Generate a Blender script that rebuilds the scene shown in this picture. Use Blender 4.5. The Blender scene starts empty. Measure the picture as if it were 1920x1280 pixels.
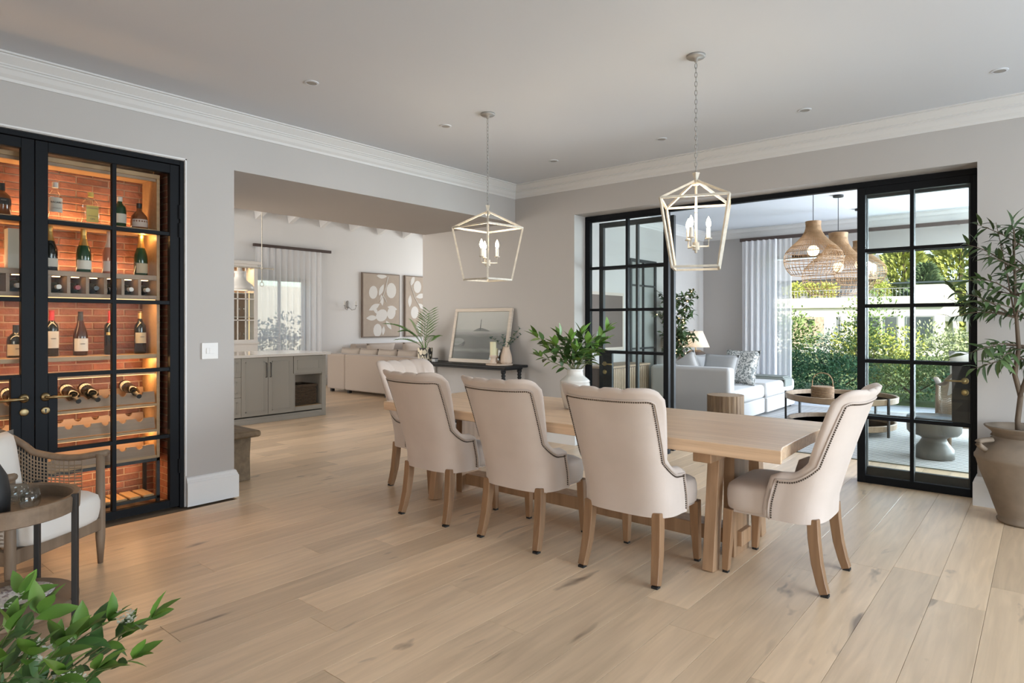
import bpy, bmesh, math, random
from mathutils import Vector, Matrix
R_ = random.Random(11)
SC = bpy.context.scene
COL = SC.collection
PI = math.pi
# ------------------------------------------------------------------ camera
cd = bpy.data.cameras.new('camera'); cam = bpy.data.objects.new('camera', cd); COL.objects.link(cam)
cam.location = (4.735, -5.70, 1.32); cam.rotation_euler = (PI/2, 0, math.radians(40.0))
cd.sensor_width = 36.0; cd.lens = 1194.0/1920.0*36.0; cd.shift_y = -35.0/1920.0
cd.clip_start = 0.05; cd.clip_end = 300
SC.camera = cam
# ------------------------------------------------------------------ sky, sun, added area lamps standing in for daylight
W = bpy.data.worlds.new('world'); SC.world = W; W.use_nodes = True
wn = W.node_tree.nodes; wl = W.node_tree.links
sky = wn.new('ShaderNodeTexSky'); sky.sky_type = 'NISHITA'; sky.sun_disc = False
sky.sun_elevation = math.radians(34); sky.sun_rotation = math.radians(130); sky.air_density = 1.0; sky.dust_density = 1.2
wl.new(sky.outputs['Color'], wn['Background'].inputs['Color']); wn['Background'].inputs['Strength'].default_value = 0.36
def lamp(name, kind, loc, energy, col=(1,1,1), size=None, sizey=None, look=None, rad=None):
    d = bpy.data.lights.new(name, kind); d.energy = energy; d.color = col
    if kind == 'AREA':
        d.shape = 'RECTANGLE'; d.size = size; d.size_y = sizey or size
    if rad is not None: d.shadow_soft_size = rad
    o = bpy.data.objects.new(name, d); COL.objects.link(o); o.location = loc
    if look is not None:
        o.rotation_euler = (Vector(look)-Vector(loc)).to_track_quat('-Z', 'Y').to_euler()
    return o
sun = lamp('sun', 'SUN', (20,-20,30), 10.0, (1.0,0.90,0.72)); sun.data.angle = math.radians(0.6)
sun.rotation_euler = Vector((-0.62,0.52,-0.58)).to_track_quat('-Z','Y').to_euler()
lamp('daylight_garden_doors', 'AREA', (8.35,-2.6,1.3), 265, (0.72,0.86,1.0), 3.9, 2.35, (3.0,-2.6,1.3))  # area lamp standing in for cool daylight from the unseen right side
lamp('fill_behind_camera', 'AREA', (6.2,-9.3,1.5), 95, (1.0,0.92,0.85), 3.6, 2.0, (4.0,-4,1.3))  # added warm fill from behind the camera, no window seen there
lamp('daylight_lounge_window', 'AREA', (5.75,5.0,1.25), 520, (0.76,0.88,1.0), 2.8, 2.25, (4.6,0,1.35))  # area lamp in the unseen half of the window, standing in for daylight
lamp('fill_lounge_side', 'AREA', (7.35,2.7,1.35), 270, (0.80,0.90,1.0), 3.4, 2.2, (2.5,2.7,2.4))  # added fill to brighten the lounge from an unseen side opening
lamp('fill_kitchen_south', 'AREA', (-4.2,-6.7,1.9), 290, (1.0,0.95,0.90), 4.4, 2.6, (-4.2,2,1.3))  # added fill from an unseen south opening, brightens the kitchen
lamp('fill_family_north', 'AREA', (-4.4,7.2,2.0), 180, (0.95,0.97,1.0), 4.0, 2.4, (-4.6,0,1.3))  # added fill from an unseen north opening, brightens the family room
cy_ = SC.cycles; cy_.max_bounces = 6; cy_.diffuse_bounces = 3; cy_.glossy_bounces = 3; cy_.transparent_max_bounces = 32; cy_.caustics_reflective = False; cy_.caustics_refractive = False
vs = SC.view_settings
vs.view_transform = 'Standard'; vs.look = 'None'; vs.gamma = 1.0; vs.use_curve_mapping = False; vs.exposure = 0.10

# ------------------------------------------------------------------ materials
MATS = {}
def M(name, col, rough=0.5, metal=0.0, col2=None, scale=6.0, stretch=(1,1,1), bump=0.0, bscale=None, rnd=0.0,
      spec=0.5, detail=4.0, lo=0.3, hi=0.7, knots=None, sheen=0.0, coat=0.0, dist=0.0, bstretch=None):
    m = bpy.data.materials.new(name); m.use_nodes = True; nt = m.node_tree; n = nt.nodes; l = nt.links
    b = n['Principled BSDF']; b.inputs['Roughness'].default_value = rough; b.inputs['Metallic'].default_value = metal
    b.inputs['Specular IOR Level'].default_value = spec
    if sheen: b.inputs['Sheen Weight'].default_value = sheen
    if coat: b.inputs['Coat Weight'].default_value = coat; b.inputs['Coat Roughness'].default_value = 0.15
    b.inputs['Base Color'].default_value = (*col, 1)
    tc = n.new('ShaderNodeTexCoord'); oi = n.new('ShaderNodeObjectInfo')
    va = n.new('ShaderNodeVectorMath'); va.operation = 'MULTIPLY_ADD'
    va.inputs[1].default_value = (37.0, 53.0, 17.0)
    l.new(oi.outputs['Random'], va.inputs[0]); l.new(tc.outputs['Object'], va.inputs[2])
    out = None
    def noise(sc, st, det):
        mp = n.new('ShaderNodeMapping'); mp.inputs['Scale'].default_value = st
        t = n.new('ShaderNodeTexNoise'); t.inputs['Scale'].default_value = sc; t.inputs['Detail'].default_value = det
        t.inputs['Distortion'].default_value = dist
        l.new(va.outputs[0], mp.inputs['Vector']); l.new(mp.outputs[0], t.inputs['Vector']); return t
    if col2 is not None:
        t = noise(scale, stretch, detail)
        r = n.new('ShaderNodeValToRGB'); r.color_ramp.elements[0].position = lo; r.color_ramp.elements[1].position = hi
        r.color_ramp.elements[0].color = (*col, 1); r.color_ramp.elements[1].color = (*col2, 1)
        l.new(t.outputs['Fac'], r.inputs['Fac']); out = r.outputs['Color']
    if knots is not None:
        kc, ks, kst, kp = knots
        t = noise(ks, kst, 3.0)
        r = n.new('ShaderNodeValToRGB'); r.color_ramp.elements[0].position = kp; r.color_ramp.elements[1].position = kp+0.10
        r.color_ramp.elements[0].color = (0,0,0,1); r.color_ramp.elements[1].color = (1,1,1,1)
        l.new(t.outputs['Fac'], r.inputs['Fac'])
        mx = n.new('ShaderNodeMixRGB'); mx.inputs['Color2'].default_value = (*kc, 1); l.new(r.outputs['Color'], mx.inputs['Fac'])
        if out is not None: l.new(out, mx.inputs['Color1'])
        else: mx.inputs['Color1'].default_value = (*col, 1)
        out = mx.outputs['Color']
    if rnd:
        mr = n.new('ShaderNodeMapRange'); mr.inputs['To Min'].default_value = 1-rnd; mr.inputs['To Max'].default_value = 1+rnd
        l.new(oi.outputs['Random'], mr.inputs['Value'])
        mu = n.new('ShaderNodeMixRGB'); mu.blend_type = 'MULTIPLY'; mu.inputs['Fac'].default_value = 1
        if out is not None: l.new(out, mu.inputs['Color1'])
        else: mu.inputs['Color1'].default_value = (*col, 1)
        l.new(mr.outputs[0], mu.inputs['Color2']); out = mu.outputs['Color']
    if out is not None: l.new(out, b.inputs['Base Color'])
    if bump:
        t = noise(bscale or scale, bstretch or stretch, 3.0)
        bp = n.new('ShaderNodeBump'); bp.inputs['Strength'].default_value = bump; bp.inputs['Distance'].default_value = 0.01
        l.new(t.outputs['Fac'], bp.inputs['Height']); l.new(bp.outputs[0], b.inputs['Normal'])
    MATS[name] = m; return m
def emit(name, col, s):
    m = bpy.data.materials.new(name); m.use_nodes = True; n = m.node_tree.nodes
    b = n['Principled BSDF']; b.inputs['Base Color'].default_value = (*col,1)
    b.inputs['Emission Color'].default_value = (*col,1); b.inputs['Emission Strength'].default_value = s
    MATS[name] = m; return m
def glass(name, tint=(0.96,0.98,0.97), gl=0.9, ior=1.5, rough=0.0):
    m = bpy.data.materials.new(name); m.use_nodes = True; nt = m.node_tree; n = nt.nodes; l = nt.links
    n.remove(n['Principled BSDF']); o = n['Material Output']
    t = n.new('ShaderNodeBsdfTransparent'); t.inputs[0].default_value = (*tint,1)
    g = n.new('ShaderNodeBsdfGlossy'); g.inputs['Color'].default_value = (gl,gl,gl,1); g.inputs['Roughness'].default_value = rough
    lw = n.new('ShaderNodeLayerWeight'); lw.inputs['Blend'].default_value = 0.5
    pw = n.new('ShaderNodeMath'); pw.operation = 'POWER'; pw.inputs[1].default_value = 5.0; l.new(lw.outputs['Facing'], pw.inputs[0])
    f = n.new('ShaderNodeMath'); f.operation = 'MULTIPLY_ADD'; f.inputs[1].default_value = 0.7; f.inputs[2].default_value = 0.022*(ior/1.5); l.new(pw.outputs[0], f.inputs[0])
    mx = n.new('ShaderNodeMixShader'); l.new(f.outputs[0], mx.inputs[0]); l.new(t.outputs[0], mx.inputs[1]); l.new(g.outputs[0], mx.inputs[2])
    l.new(mx.outputs[0], o.inputs['Surface']); MATS[name] = m; return m
def sheer(name, col, tr, tl):
    m = bpy.data.materials.new(name); m.use_nodes = True; nt = m.node_tree; n = nt.nodes; l = nt.links
    n.remove(n['Principled BSDF']); o = n['Material Output']
    a = n.new('ShaderNodeBsdfTransparent'); d = n.new('ShaderNodeBsdfDiffuse'); s = n.new('ShaderNodeBsdfTranslucent')
    d.inputs[0].default_value = (*col,1); s.inputs[0].default_value = (*col,1)
    m1 = n.new('ShaderNodeMixShader'); m1.inputs[0].default_value = tl
    m2 = n.new('ShaderNodeMixShader'); m2.inputs[0].default_value = tr
    l.new(d.outputs[0], m1.inputs[1]); l.new(s.outputs[0], m1.inputs[2]); l.new(m1.outputs[0], m2.inputs[1]); l.new(a.outputs[0], m2.inputs[2])
    l.new(m2.outputs[0], o.inputs['Surface']); MATS[name] = m; return m

M('wall', (0.435,0.412,0.395), 0.75, col2=(0.42,0.397,0.38), scale=1.2, bump=0.03, bscale=260)
M('white_wall', (0.74,0.73,0.72), 0.75, bump=0.03, bscale=260)
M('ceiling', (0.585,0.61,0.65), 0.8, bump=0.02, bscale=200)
M('trim', (0.68,0.675,0.67), 0.45)
M('plank', (0.78,0.575,0.385), 0.34, col2=(0.60,0.435,0.285), scale=3.0, stretch=(9,0.7,9), rnd=0.14, detail=7, lo=0.3, hi=0.78,
  knots=((0.24,0.17,0.12), 2.6, (2.6,0.75,2.6), 0.655), bump=0.06, bscale=7, bstretch=(14,0.8,14), dist=0.6)
M('subfloor', (0.30,0.22,0.15), 0.6)
M('far_floor', (0.70,0.52,0.355), 0.36, col2=(0.60,0.435,0.285), scale=3, stretch=(5,0.4,5))
M('black_steel', (0.007,0.008,0.010), 0.5, metal=0.0, spec=0.12)
M('steel_inner', (0.028,0.03,0.031), 0.5, spec=0.2)
M('mortar', (0.50,0.35,0.235), 0.9, col2=(0.40,0.27,0.18), scale=20)
M('brick', (0.36,0.145,0.085), 0.85, col2=(0.24,0.10,0.065), scale=14, rnd=0.3, bump=0.5, bscale=40)
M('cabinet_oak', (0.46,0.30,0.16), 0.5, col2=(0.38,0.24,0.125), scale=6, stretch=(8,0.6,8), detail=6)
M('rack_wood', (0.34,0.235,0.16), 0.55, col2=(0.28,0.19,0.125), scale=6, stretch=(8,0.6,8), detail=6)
M('slat_oak', (0.50,0.32,0.16), 0.5, col2=(0.40,0.25,0.12), scale=6, stretch=(0.6,8,8), detail=6)
M('brass', (0.42,0.31,0.14), 0.35, metal=1.0)
M('old_brass', (0.28,0.21,0.11), 0.4, metal=1.0)
M('black_iron', (0.015,0.015,0.016), 0.5)
M('table_oak', (0.80,0.575,0.39), 0.34, col2=(0.62,0.42,0.27), scale=3.0, stretch=(0.55,14,14), detail=8, lo=0.33, hi=0.66,
  knots=((0.2,0.11,0.055), 2.5, (0.9,3.5,3.5), 0.70), bump=0.08, bscale=8, bstretch=(0.6,16,16), dist=0.5)
M('leg_oak', (0.40,0.245,0.14), 0.5, col2=(0.28,0.165,0.09), scale=3.0, stretch=(10,10,0.6), detail=6, bump=0.05, bscale=8, bstretch=(16,16,0.6), rnd=0.08)
M('chair_leg', (0.31,0.18,0.095), 0.45, col2=(0.225,0.125,0.065), scale=4.0, stretch=(10,10,0.6), detail=6, rnd=0.08)
M('linen', (0.60,0.51,0.455), 0.85, col2=(0.55,0.465,0.41), scale=5, bump=0.10, bscale=420, sheen=0.25, rnd=0.02)
M('linen_piping', (0.50,0.42,0.37), 0.85)
M('nail', (0.09,0.07,0.055), 0.35, metal=0.9)
M('rubber', (0.01,0.01,0.01), 0.7)
M('lantern', (0.62,0.58,0.50), 0.55, col2=(0.48,0.44,0.37), scale=30)
M('candle_sleeve', (0.72,0.69,0.62), 0.5)
emit('bulb', (1.0,0.80,0.52), 22.0)
emit('warm_led', (1.0,0.62,0.28), 1.3); emit('cubby_led', (1.0,0.62,0.28), 14.0)
M('cornice', (0.585,0.575,0.565), 0.5); M('bottle_brown', (0.045,0.02,0.012), 0.12, spec=0.6)
emit('fairy', (1.0,0.62,0.25), 14.0)
emit('globe', (1.0,0.78,0.45), 3.2)
glass('pane'); glass('pane_cabinet', (0.97,0.97,0.96), 0.06)
glass('clear_glass', (0.92,0.94,0.94), 0.9, 5.0)
M('console_black', (0.012,0.012,0.013), 0.5, col2=(0.018,0.018,0.019), scale=30, spec=0.2)
M('frame_cream', (0.60,0.53,0.45), 0.6, col2=(0.52,0.45,0.38), scale=8, stretch=(1,1,8))
M('leaf', (0.035,0.085,0.022), 0.45, col2=(0.075,0.155,0.04), scale=5, rnd=0.35, spec=0.4)
M('leaf_bright', (0.085,0.19,0.025), 0.45, col2=(0.135,0.255,0.045), scale=5, rnd=0.25, spec=0.4)
M('leaf_olive', (0.042,0.085,0.028), 0.45, col2=(0.085,0.135,0.05), scale=5, rnd=0.4, spec=0.4)
M('leaf_ficus', (0.035,0.07,0.025), 0.45, col2=(0.07,0.12,0.04), scale=5, rnd=0.4)
M('leaf_palm', (0.055,0.14,0.03), 0.5, col2=(0.11,0.22,0.05), scale=6)
M('leaf_euc', (0.06,0.12,0.10), 0.55)
M('bark', (0.075,0.052,0.035), 0.85, col2=(0.13,0.095,0.065), scale=25, stretch=(1,1,0.3), bump=0.4)
M('twig', (0.14,0.15,0.06), 0.7)
M('blossom', (0.74,0.76,0.66), 0.6)
M('door_far_glass', (0.24,0.25,0.235), 0.3)
M('terracotta', (0.25,0.195,0.145), 0.8, col2=(0.15,0.115,0.085), scale=5, bump=0.15, bscale=25, detail=6)
M('soil', (0.10,0.05,0.03), 0.95, col2=(0.18,0.09,0.05), scale=30, bump=0.6)
M('ceramic_white', (0.74,0.73,0.70), 0.25, spec=0.5)
M('sofa_grey', (0.50,0.49,0.48), 0.9, bump=0.1, bscale=300, sheen=0.2)
M('sofa_light', (0.56,0.55,0.54), 0.9, bump=0.1, bscale=300, sheen=0.2)
M('sofa_taupe', (0.38,0.315,0.265), 0.9, bump=0.1, bscale=300, sheen=0.2)
M('cushion_taupe', (0.44,0.375,0.32), 0.9, bump=0.1, bscale=300)
M('cushion_grey', (0.43,0.43,0.43), 0.9, bump=0.1, bscale=300)
M('cushion_pattern', (0.66,0.65,0.62), 0.9, col2=(0.20,0.215,0.21), scale=26, detail=2.5, lo=0.47, hi=0.54, dist=1.4)
M('cushion_print', (0.66,0.66,0.65), 0.9, col2=(0.36,0.40,0.42), scale=15, detail=2, lo=0.47, hi=0.58, dist=1.0)
M('throw', (0.25,0.27,0.25), 0.95, bump=0.3, bscale=120)
M('shade_linen', (0.80,0.77,0.72), 0.8)
M('lamp_base', (0.085,0.062,0.050), 0.6, col2=(0.055,0.042,0.036), scale=8, bump=0.2, bscale=30)
M('rattan', (0.42,0.265,0.14), 0.6, col2=(0.33,0.20,0.10), scale=30)
M('basket', (0.34,0.22,0.12), 0.7, col2=(0.22,0.13,0.07), scale=40)
M('wicker_dark', (0.115,0.075,0.045), 0.75, col2=(0.06,0.04,0.025), scale=40)
M('stump', (0.27,0.175,0.095), 0.7, col2=(0.15,0.09,0.05), scale=5, stretch=(7,7,0.5), detail=6, bump=0.3)
M('tray_wood', (0.36,0.25,0.155), 0.5, col2=(0.27,0.18,0.11), scale=6, stretch=(1,6,1), detail=5)
M('grey_oak', (0.235,0.165,0.11), 0.55, col2=(0.17,0.115,0.075), scale=4, stretch=(1,7,7), detail=6)
M('grey_oak_v', (0.24,0.17,0.115), 0.55, col2=(0.17,0.115,0.075), scale=4, stretch=(7,7,0.7), detail=6)
M('cane', (0.30,0.215,0.14), 0.65)
M('cushion_white', (0.74,0.70,0.655), 0.9, bump=0.1, bscale=320, sheen=0.2)
M('dark_tray', (0.03,0.03,0.033), 0.35)
M('charcoal_resin', (0.085,0.082,0.075), 0.35)
M('island_paint', (0.35,0.33,0.29), 0.5)
M('worktop', (0.78,0.75,0.71), 0.12)
M('cabinet_white', (0.68,0.65,0.61), 0.5)
M('cabinet_inside', (0.30,0.19,0.12), 0.6)
M('rod_wood', (0.065,0.042,0.035), 0.5)
sheer('sheer_white', (0.92,0.92,0.93), 0.30, 0.35)
sheer('sheer_blue', (0.92,0.925,0.95), 0.06, 0.42)
M('rustic_bench', (0.20,0.135,0.075), 0.65, col2=(0.115,0.075,0.04), scale=4, stretch=(1,6,6), detail=6, bump=0.2)
M('cover_oak', (0.40,0.27,0.15), 0.6)
M('painting_tan', (0.43,0.36,0.295), 0.8, col2=(0.40,0.33,0.27), scale=9)
M('painting_white', (0.66,0.64,0.61), 0.8)
M('painting_edge', (0.17,0.125,0.095), 0.6)
M('switch', (0.76,0.75,0.74), 0.4)
M('grey_metal', (0.33,0.32,0.305), 0.45, metal=0.3)
M('pendant_white', (0.64,0.62,0.58), 0.4)
M('stone_sill', (0.70,0.71,0.72), 0.5)
M('wax', (0.66,0.62,0.42), 0.55); M('holder', (0.62,0.49,0.39), 0.6)
M('zebra', (0.02,0.018,0.015), 0.5, col2=(0.62,0.55,0.42), scale=22, stretch=(1,1,0.45), detail=0.5, lo=0.46, hi=0.50, dist=1.6)
M('plate', (0.70,0.69,0.68), 0.5, col2=(0.30,0.25,0.27), scale=60, lo=0.55, hi=0.62)
M('hedge_dark', (0.05,0.14,0.06), 0.6, rnd=0.1); M('hedge_mid', (0.15,0.24,0.07), 0.6)
M('hedge_yellow', (0.42,0.46,0.10), 0.6); M('hedge_silver', (0.38,0.44,0.25), 0.6); M('hedge_blue', (0.18,0.26,0.21), 0.6)
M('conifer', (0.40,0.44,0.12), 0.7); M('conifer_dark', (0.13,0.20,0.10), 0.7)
M('stucco', (0.66,0.63,0.58), 0.8); M('house_roof', (0.20,0.205,0.21), 0.7); M('house_grey', (0.25,0.26,0.27), 0.6)
M('window_dark', (0.05,0.065,0.075), 0.15); M('stone_clad', (0.45,0.37,0.28), 0.9, col2=(0.33,0.27,0.21), scale=9, lo=0.45, hi=0.55)
M('lawn', (0.10,0.17,0.05), 0.9, col2=(0.15,0.20,0.07), scale=8); M('paving', (0.45,0.44,0.42), 0.8)
# bottle glass and paper
M('bottle_dark', (0.012,0.014,0.012), 0.12, spec=0.6); M('bottle_green', (0.02,0.055,0.025), 0.1, spec=0.6)
M('bottle_amber', (0.19,0.07,0.03), 0.1, spec=0.6); M('bottle_rose', (0.42,0.17,0.11), 0.1, spec=0.6)
M('paper', (0.62,0.58,0.50), 0.7); M('paper_cream', (0.52,0.44,0.29), 0.7); M('paper_yellow', (0.58,0.44,0.12), 0.7); M('paper_pink', (0.60,0.48,0.42), 0.7)
M('foil_gold', (0.55,0.38,0.14), 0.35, metal=0.8); M('foil_black', (0.015,0.015,0.015), 0.4); M('foil_red', (0.33,0.025,0.03), 0.4); M('foil_white', (0.66,0.63,0.58), 0.5)
M('ink', (0.03,0.025,0.025), 0.7); M('ink_grey', (0.16,0.14,0.12), 0.7)
M('paper_board', (0.58,0.57,0.50), 0.7); M('ribbed_wood', (0.36,0.26,0.175), 0.6); M('brown_panel', (0.075,0.045,0.032), 0.6)

# ------------------------------------------------------------------ mesh helpers
class MB:
    def __init__(s, weld=False): s.v = []; s.f = []; s.weld = weld
    def add(s, vs, fs):
        o = len(s.v); s.v += [tuple(p) for p in vs]; s.f += [tuple(i+o for i in f) for f in fs]; return s
    def box(s, x0,x1,y0,y1,z0,z1):
        x0,x1 = min(x0,x1),max(x0,x1); y0,y1 = min(y0,y1),max(y0,y1); z0,z1 = min(z0,z1),max(z0,z1)
        return s.add([(x0,y0,z0),(x1,y0,z0),(x1,y1,z0),(x0,y1,z0),(x0,y0,z1),(x1,y0,z1),(x1,y1,z1),(x0,y1,z1)],
              [(3,2,1,0),(4,5,6,7),(0,1,5,4),(1,2,6,5),(2,3,7,6),(3,0,4,7)])
    def bar(s, p, q, w, h, up=(0,0,1), w2=None, h2=None):
        p = Vector(p); q = Vector(q); d = (q-p).normalized(); u = Vector(up)
        if abs(d.dot(u)) > 0.99: u = Vector((0,1,0))
        a = d.cross(u).normalized(); b = a.cross(d).normalized(); w2 = w if w2 is None else w2; h2 = h if h2 is None else h2
        vs = [p-a*w/2-b*h/2, p+a*w/2-b*h/2, p+a*w/2+b*h/2, p-a*w/2+b*h/2, q-a*w2/2-b*h2/2, q+a*w2/2-b*h2/2, q+a*w2/2+b*h2/2, q-a*w2/2+b*h2/2]
        return s.add(vs, [(0,1,2,3),(7,6,5,4),(1,0,4,5),(2,1,5,6),(3,2,6,7),(0,3,7,4)])
    def tube(s, pts, r, n=8, closed=False, caps=True, rot=0.0, up=(0,0,1), sx=1.0, sy=1.0):
        pts = [Vector(p) for p in pts]; m = len(pts); vs = []; fs = []
        rr = r if isinstance(r, (list,tuple)) else [r]*m
        u = Vector(up)
        for i, p in enumerate(pts):
            if closed: d = pts[(i+1)%m]-pts[i-1]
            else: d = pts[min(i+1,m-1)]-pts[max(i-1,0)]
            d.normalize(); uu = u if abs(d.dot(u)) < 0.95 else Vector((1,0,0)) if abs(d.x) < 0.9 else Vector((0,1,0))
            a = d.cross(uu).normalized(); b = a.cross(d).normalized()
            for k in range(n):
                t = 2*PI*k/n+rot; vs.append(p+a*math.cos(t)*rr[i]*sx+b*math.sin(t)*rr[i]*sy)
        for i in range(m if closed else m-1):
            j = (i+1)%m
            for k in range(n):
                k2 = (k+1)%n; fs.append((i*n+k, i*n+k2, j*n+k2, j*n+k))
        if caps and not closed:
            fs.append(tuple(range(n-1,-1,-1))); fs.append(tuple(range((m-1)*n, m*n)))
        return s.add(vs, fs)
    def lathe(s, prof, n=24, c=(0,0,0), a0=0.0, a1=2*PI, sx=1.0, sy=1.0, sq=0.0):
        full = abs(a1-a0-2*PI) < 1e-6; nn = n if full else n+1; vs = []; fs = []
        for (r,z) in prof:
            for k in range(nn):
                t = a0+(a1-a0)*k/n; ct, st = math.cos(t), math.sin(t)
                if sq:
                    e = (abs(ct)**sq+abs(st)**sq)**(-1.0/sq); ct *= e; st *= e
                vs.append((c[0]+r*ct*sx, c[1]+r*st*sy, c[2]+z))
        for i in range(len(prof)-1):
            for k in range(n):
                k2 = (k+1)%nn; fs.append((i*nn+k, i*nn+k2, (i+1)*nn+k2, (i+1)*nn+k))
        if full:
            if prof[0][0] > 1e-4: fs.append(tuple(range(n-1,-1,-1)))
            if prof[-1][0] > 1e-4: fs.append(tuple(range((len(prof)-1)*n, len(prof)*n)))
        return s.add(vs, fs)
    def sph(s, c, r, n=8, sz=1.0):
        m = max(4, n//2+1); return s.lathe([(r*math.sin(PI*i/m) if 0<i<m else 1e-5, -r*sz*math.cos(PI*i/m)) for i in range(m+1)], n, c)
    def grid(s, fn, nu, nv, closeu=False):
        vs = [fn(i/nu, j/nv) for j in range(nv+1) for i in range(nu if closeu else nu+1)]; w = nu if closeu else nu+1; fs = []
        for j in range(nv):
            for i in range(nu):
                i2 = (i+1)%w if closeu else i+1; fs.append((j*w+i, j*w+i2, (j+1)*w+i2, (j+1)*w+i))
        return s.add(vs, fs)
    def poly(s, pts, axis, a, b):       # extrude a 2-D outline along an axis from a to b
        n = len(pts)
        def P(p, t): return {'x':(t,p[0],p[1]), 'y':(p[0],t,p[1]), 'z':(p[0],p[1],t)}[axis]
        vs = [P(p,a) for p in pts]+[P(p,b) for p in pts]
        return s.add(vs, [tuple(range(n-1,-1,-1)), tuple(range(n,2*n))]+[(i,(i+1)%n,(i+1)%n+n,i+n) for i in range(n)])
    def mesh(s, name, mat, smooth=False):
        me = bpy.data.meshes.new(name); me.from_pydata(s.v, [], s.f); me.materials.append(MATS[mat])
        bm = bmesh.new(); bm.from_mesh(me)
        if s.weld: bmesh.ops.remove_doubles(bm, verts=bm.verts[:], dist=1e-5)
        bmesh.ops.recalc_face_normals(bm, faces=bm.faces[:]); bm.to_mesh(me); bm.free()
        if smooth:
            for p in me.polygons: p.use_smooth = True
        me.update(); return me
    def build(s, name, mat, parent=None, smooth=False, bevel=0, seg=2, sub=0, label=None, kind=None, loc=None, angle=None):
        o = bpy.data.objects.new(name, s.mesh(name, mat, smooth)); COL.objects.link(o)
        if parent is not None: o.parent = parent
        if loc is not None: o.location = loc
        if bevel:
            b = o.modifiers.new('edge','BEVEL'); b.width = bevel; b.segments = seg; b.limit_method = 'ANGLE'; b.angle_limit = math.radians(angle or 40)
            if seg > 1: 
                for p in o.data.polygons: p.use_smooth = True
                b.harden_normals = True
        if sub: 
            q = o.modifiers.new('sub','SUBSURF'); q.levels = sub; q.render_levels = sub
        if label: o['label'] = label
        if kind: o['kind'] = kind
        return o
def tag(o, label, cat, group=None, kind=None):
    o['label'] = label; o['category'] = cat
    if group: o['group'] = group
    if kind: o['kind'] = kind
    return o
def thing(name, label, cat, loc=(0,0,0), rz=0.0, group=None, kind=None):
    o = bpy.data.objects.new(name, None); COL.objects.link(o); o.location = loc; o.rotation_euler = (0,0,rz); o.empty_display_size = 0.1
    return tag(o, label, cat, group, kind)
def struct(o, label, cat): return tag(o, label, cat, kind='structure')
def inst(src, name, parent, loc, rot=None, scale=None, mat=None):
    o = bpy.data.objects.new(name, src); COL.objects.link(o); o.parent = parent
    if mat is not None: o.matrix_local = mat
    else:
        o.location = loc
        if rot is not None: o.rotation_euler = rot
        if scale is not None: o.scale = scale
    return o
def copy_tree(o, parent=None):
    c = o.copy(); COL.objects.link(c); c.parent = parent
    for ch in o.children: copy_tree(ch, c)
    return c
def text(body, size, mat, parent, M4, name='lettering', ext=0.0004):
    cu = bpy.data.curves.new(name, 'FONT'); cu.body = body; cu.size = size; cu.align_x = 'CENTER'; cu.align_y = 'CENTER'; cu.extrude = ext
    cu.resolution_u = 2
    o = bpy.data.objects.new(name, cu); COL.objects.link(o)
    me = bpy.data.meshes.new_from_object(o.evaluated_get(bpy.context.evaluated_depsgraph_get())); bpy.data.objects.remove(o); me.materials.clear(); me.materials.append(MATS[mat])
    o = bpy.data.objects.new(name, me); COL.objects.link(o); o.parent = parent; o.matrix_local = M4; return o
def orient(p, d, roll=0.0, s=1.0):
    d = Vector(d).normalized(); u = Vector((0,0,1)) if abs(d.z) < 0.97 else Vector((1,0,0))
    y = u.cross(d).normalized(); z = d.cross(y)
    m = Matrix((d, y, z)).transposed().to_4x4() @ Matrix.Rotation(roll, 4, 'X')
    return Matrix.Translation(Vector(p)) @ m @ Matrix.Scale(s, 4)
def leaf_mesh(name, L, Wd, mat, curl=0.2, fold=0.25, n=4, pt=1.0):
    b = MB(); vs = []; fs = []
    for i in range(n+1):
        t = i/n; w = Wd*0.5*math.sin(PI*t**0.8)**0.8 if 0 < i < n else 0; x = L*t; z = -curl*L*t*t
        if i == 0: w = Wd*0.06
        if i == n: w = 0.0008
        vs += [(x,-w,z+fold*w),(x,0,z),(x,w,z+fold*w)]
    for i in range(n):
        a = i*3; fs += [(a,a+3,a+4,a+1),(a+1,a+4,a+5,a+2)]
    b.add(vs, fs); return b.mesh(name, mat, True)
def pillow_mb(w, h, t, n=10):
    b = MB(True)
    def side(sg):
        def fn(u,v):
            x = u*2-1; y = v*2-1
            e = max(0.0,(1-x**4)*(1-y**4))**0.45
            k = 1-0.07*(1-abs(y))*abs(x)**2*0 - 0.06*((1-y*y)*abs(x)**3); k2 = 1-0.06*((1-x*x)*abs(y)**3)
            return (x*w/2*k, sg*t/2*e, y*h/2*k2)
        return fn
    b.grid(side(1), n, n); b.grid(side(-1), n, n); return b
# ================================================================== THE ROOM SHELL
H = 2.90
# floor slab + oak planks laid along Y
fl = MB().box(-7.3,8.8,-9.8,5.1,-0.12,-0.016).build('floor', 'subfloor'); struct(fl, 'pale oak plank floor running through all the rooms', 'floor')
PW = 0.211; X00 = 4.101-PW*41
PLK = MB(); 
def plank(x0, y0, y1):
    g = 0.0007
    b = MB(); e = 0.0008
    xa, xb, ya, yb = x0+g, x0+PW-g, y0+g, y1-g
    b.add([(xa,ya,-0.014),(xb,ya,-0.014),(xb,yb,-0.014),(xa,yb,-0.014),(xa,ya,-0.0008),(xb,ya,-0.0008),(xb,yb,-0.0008),(xa,yb,-0.0008),
           (xa+e,ya+e,0),(xb-e,ya+e,0),(xb-e,yb-e,0),(xa+e,yb-e,0)],
          [(3,2,1,0),(0,1,5,4),(1,2,6,5),(2,3,7,6),(3,0,4,7),(4,5,9,8),(5,6,10,9),(6,7,11,10),(7,4,8,11),(8,9,10,11)])
    b.build('plank', 'plank', fl)
nplank = 0
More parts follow.
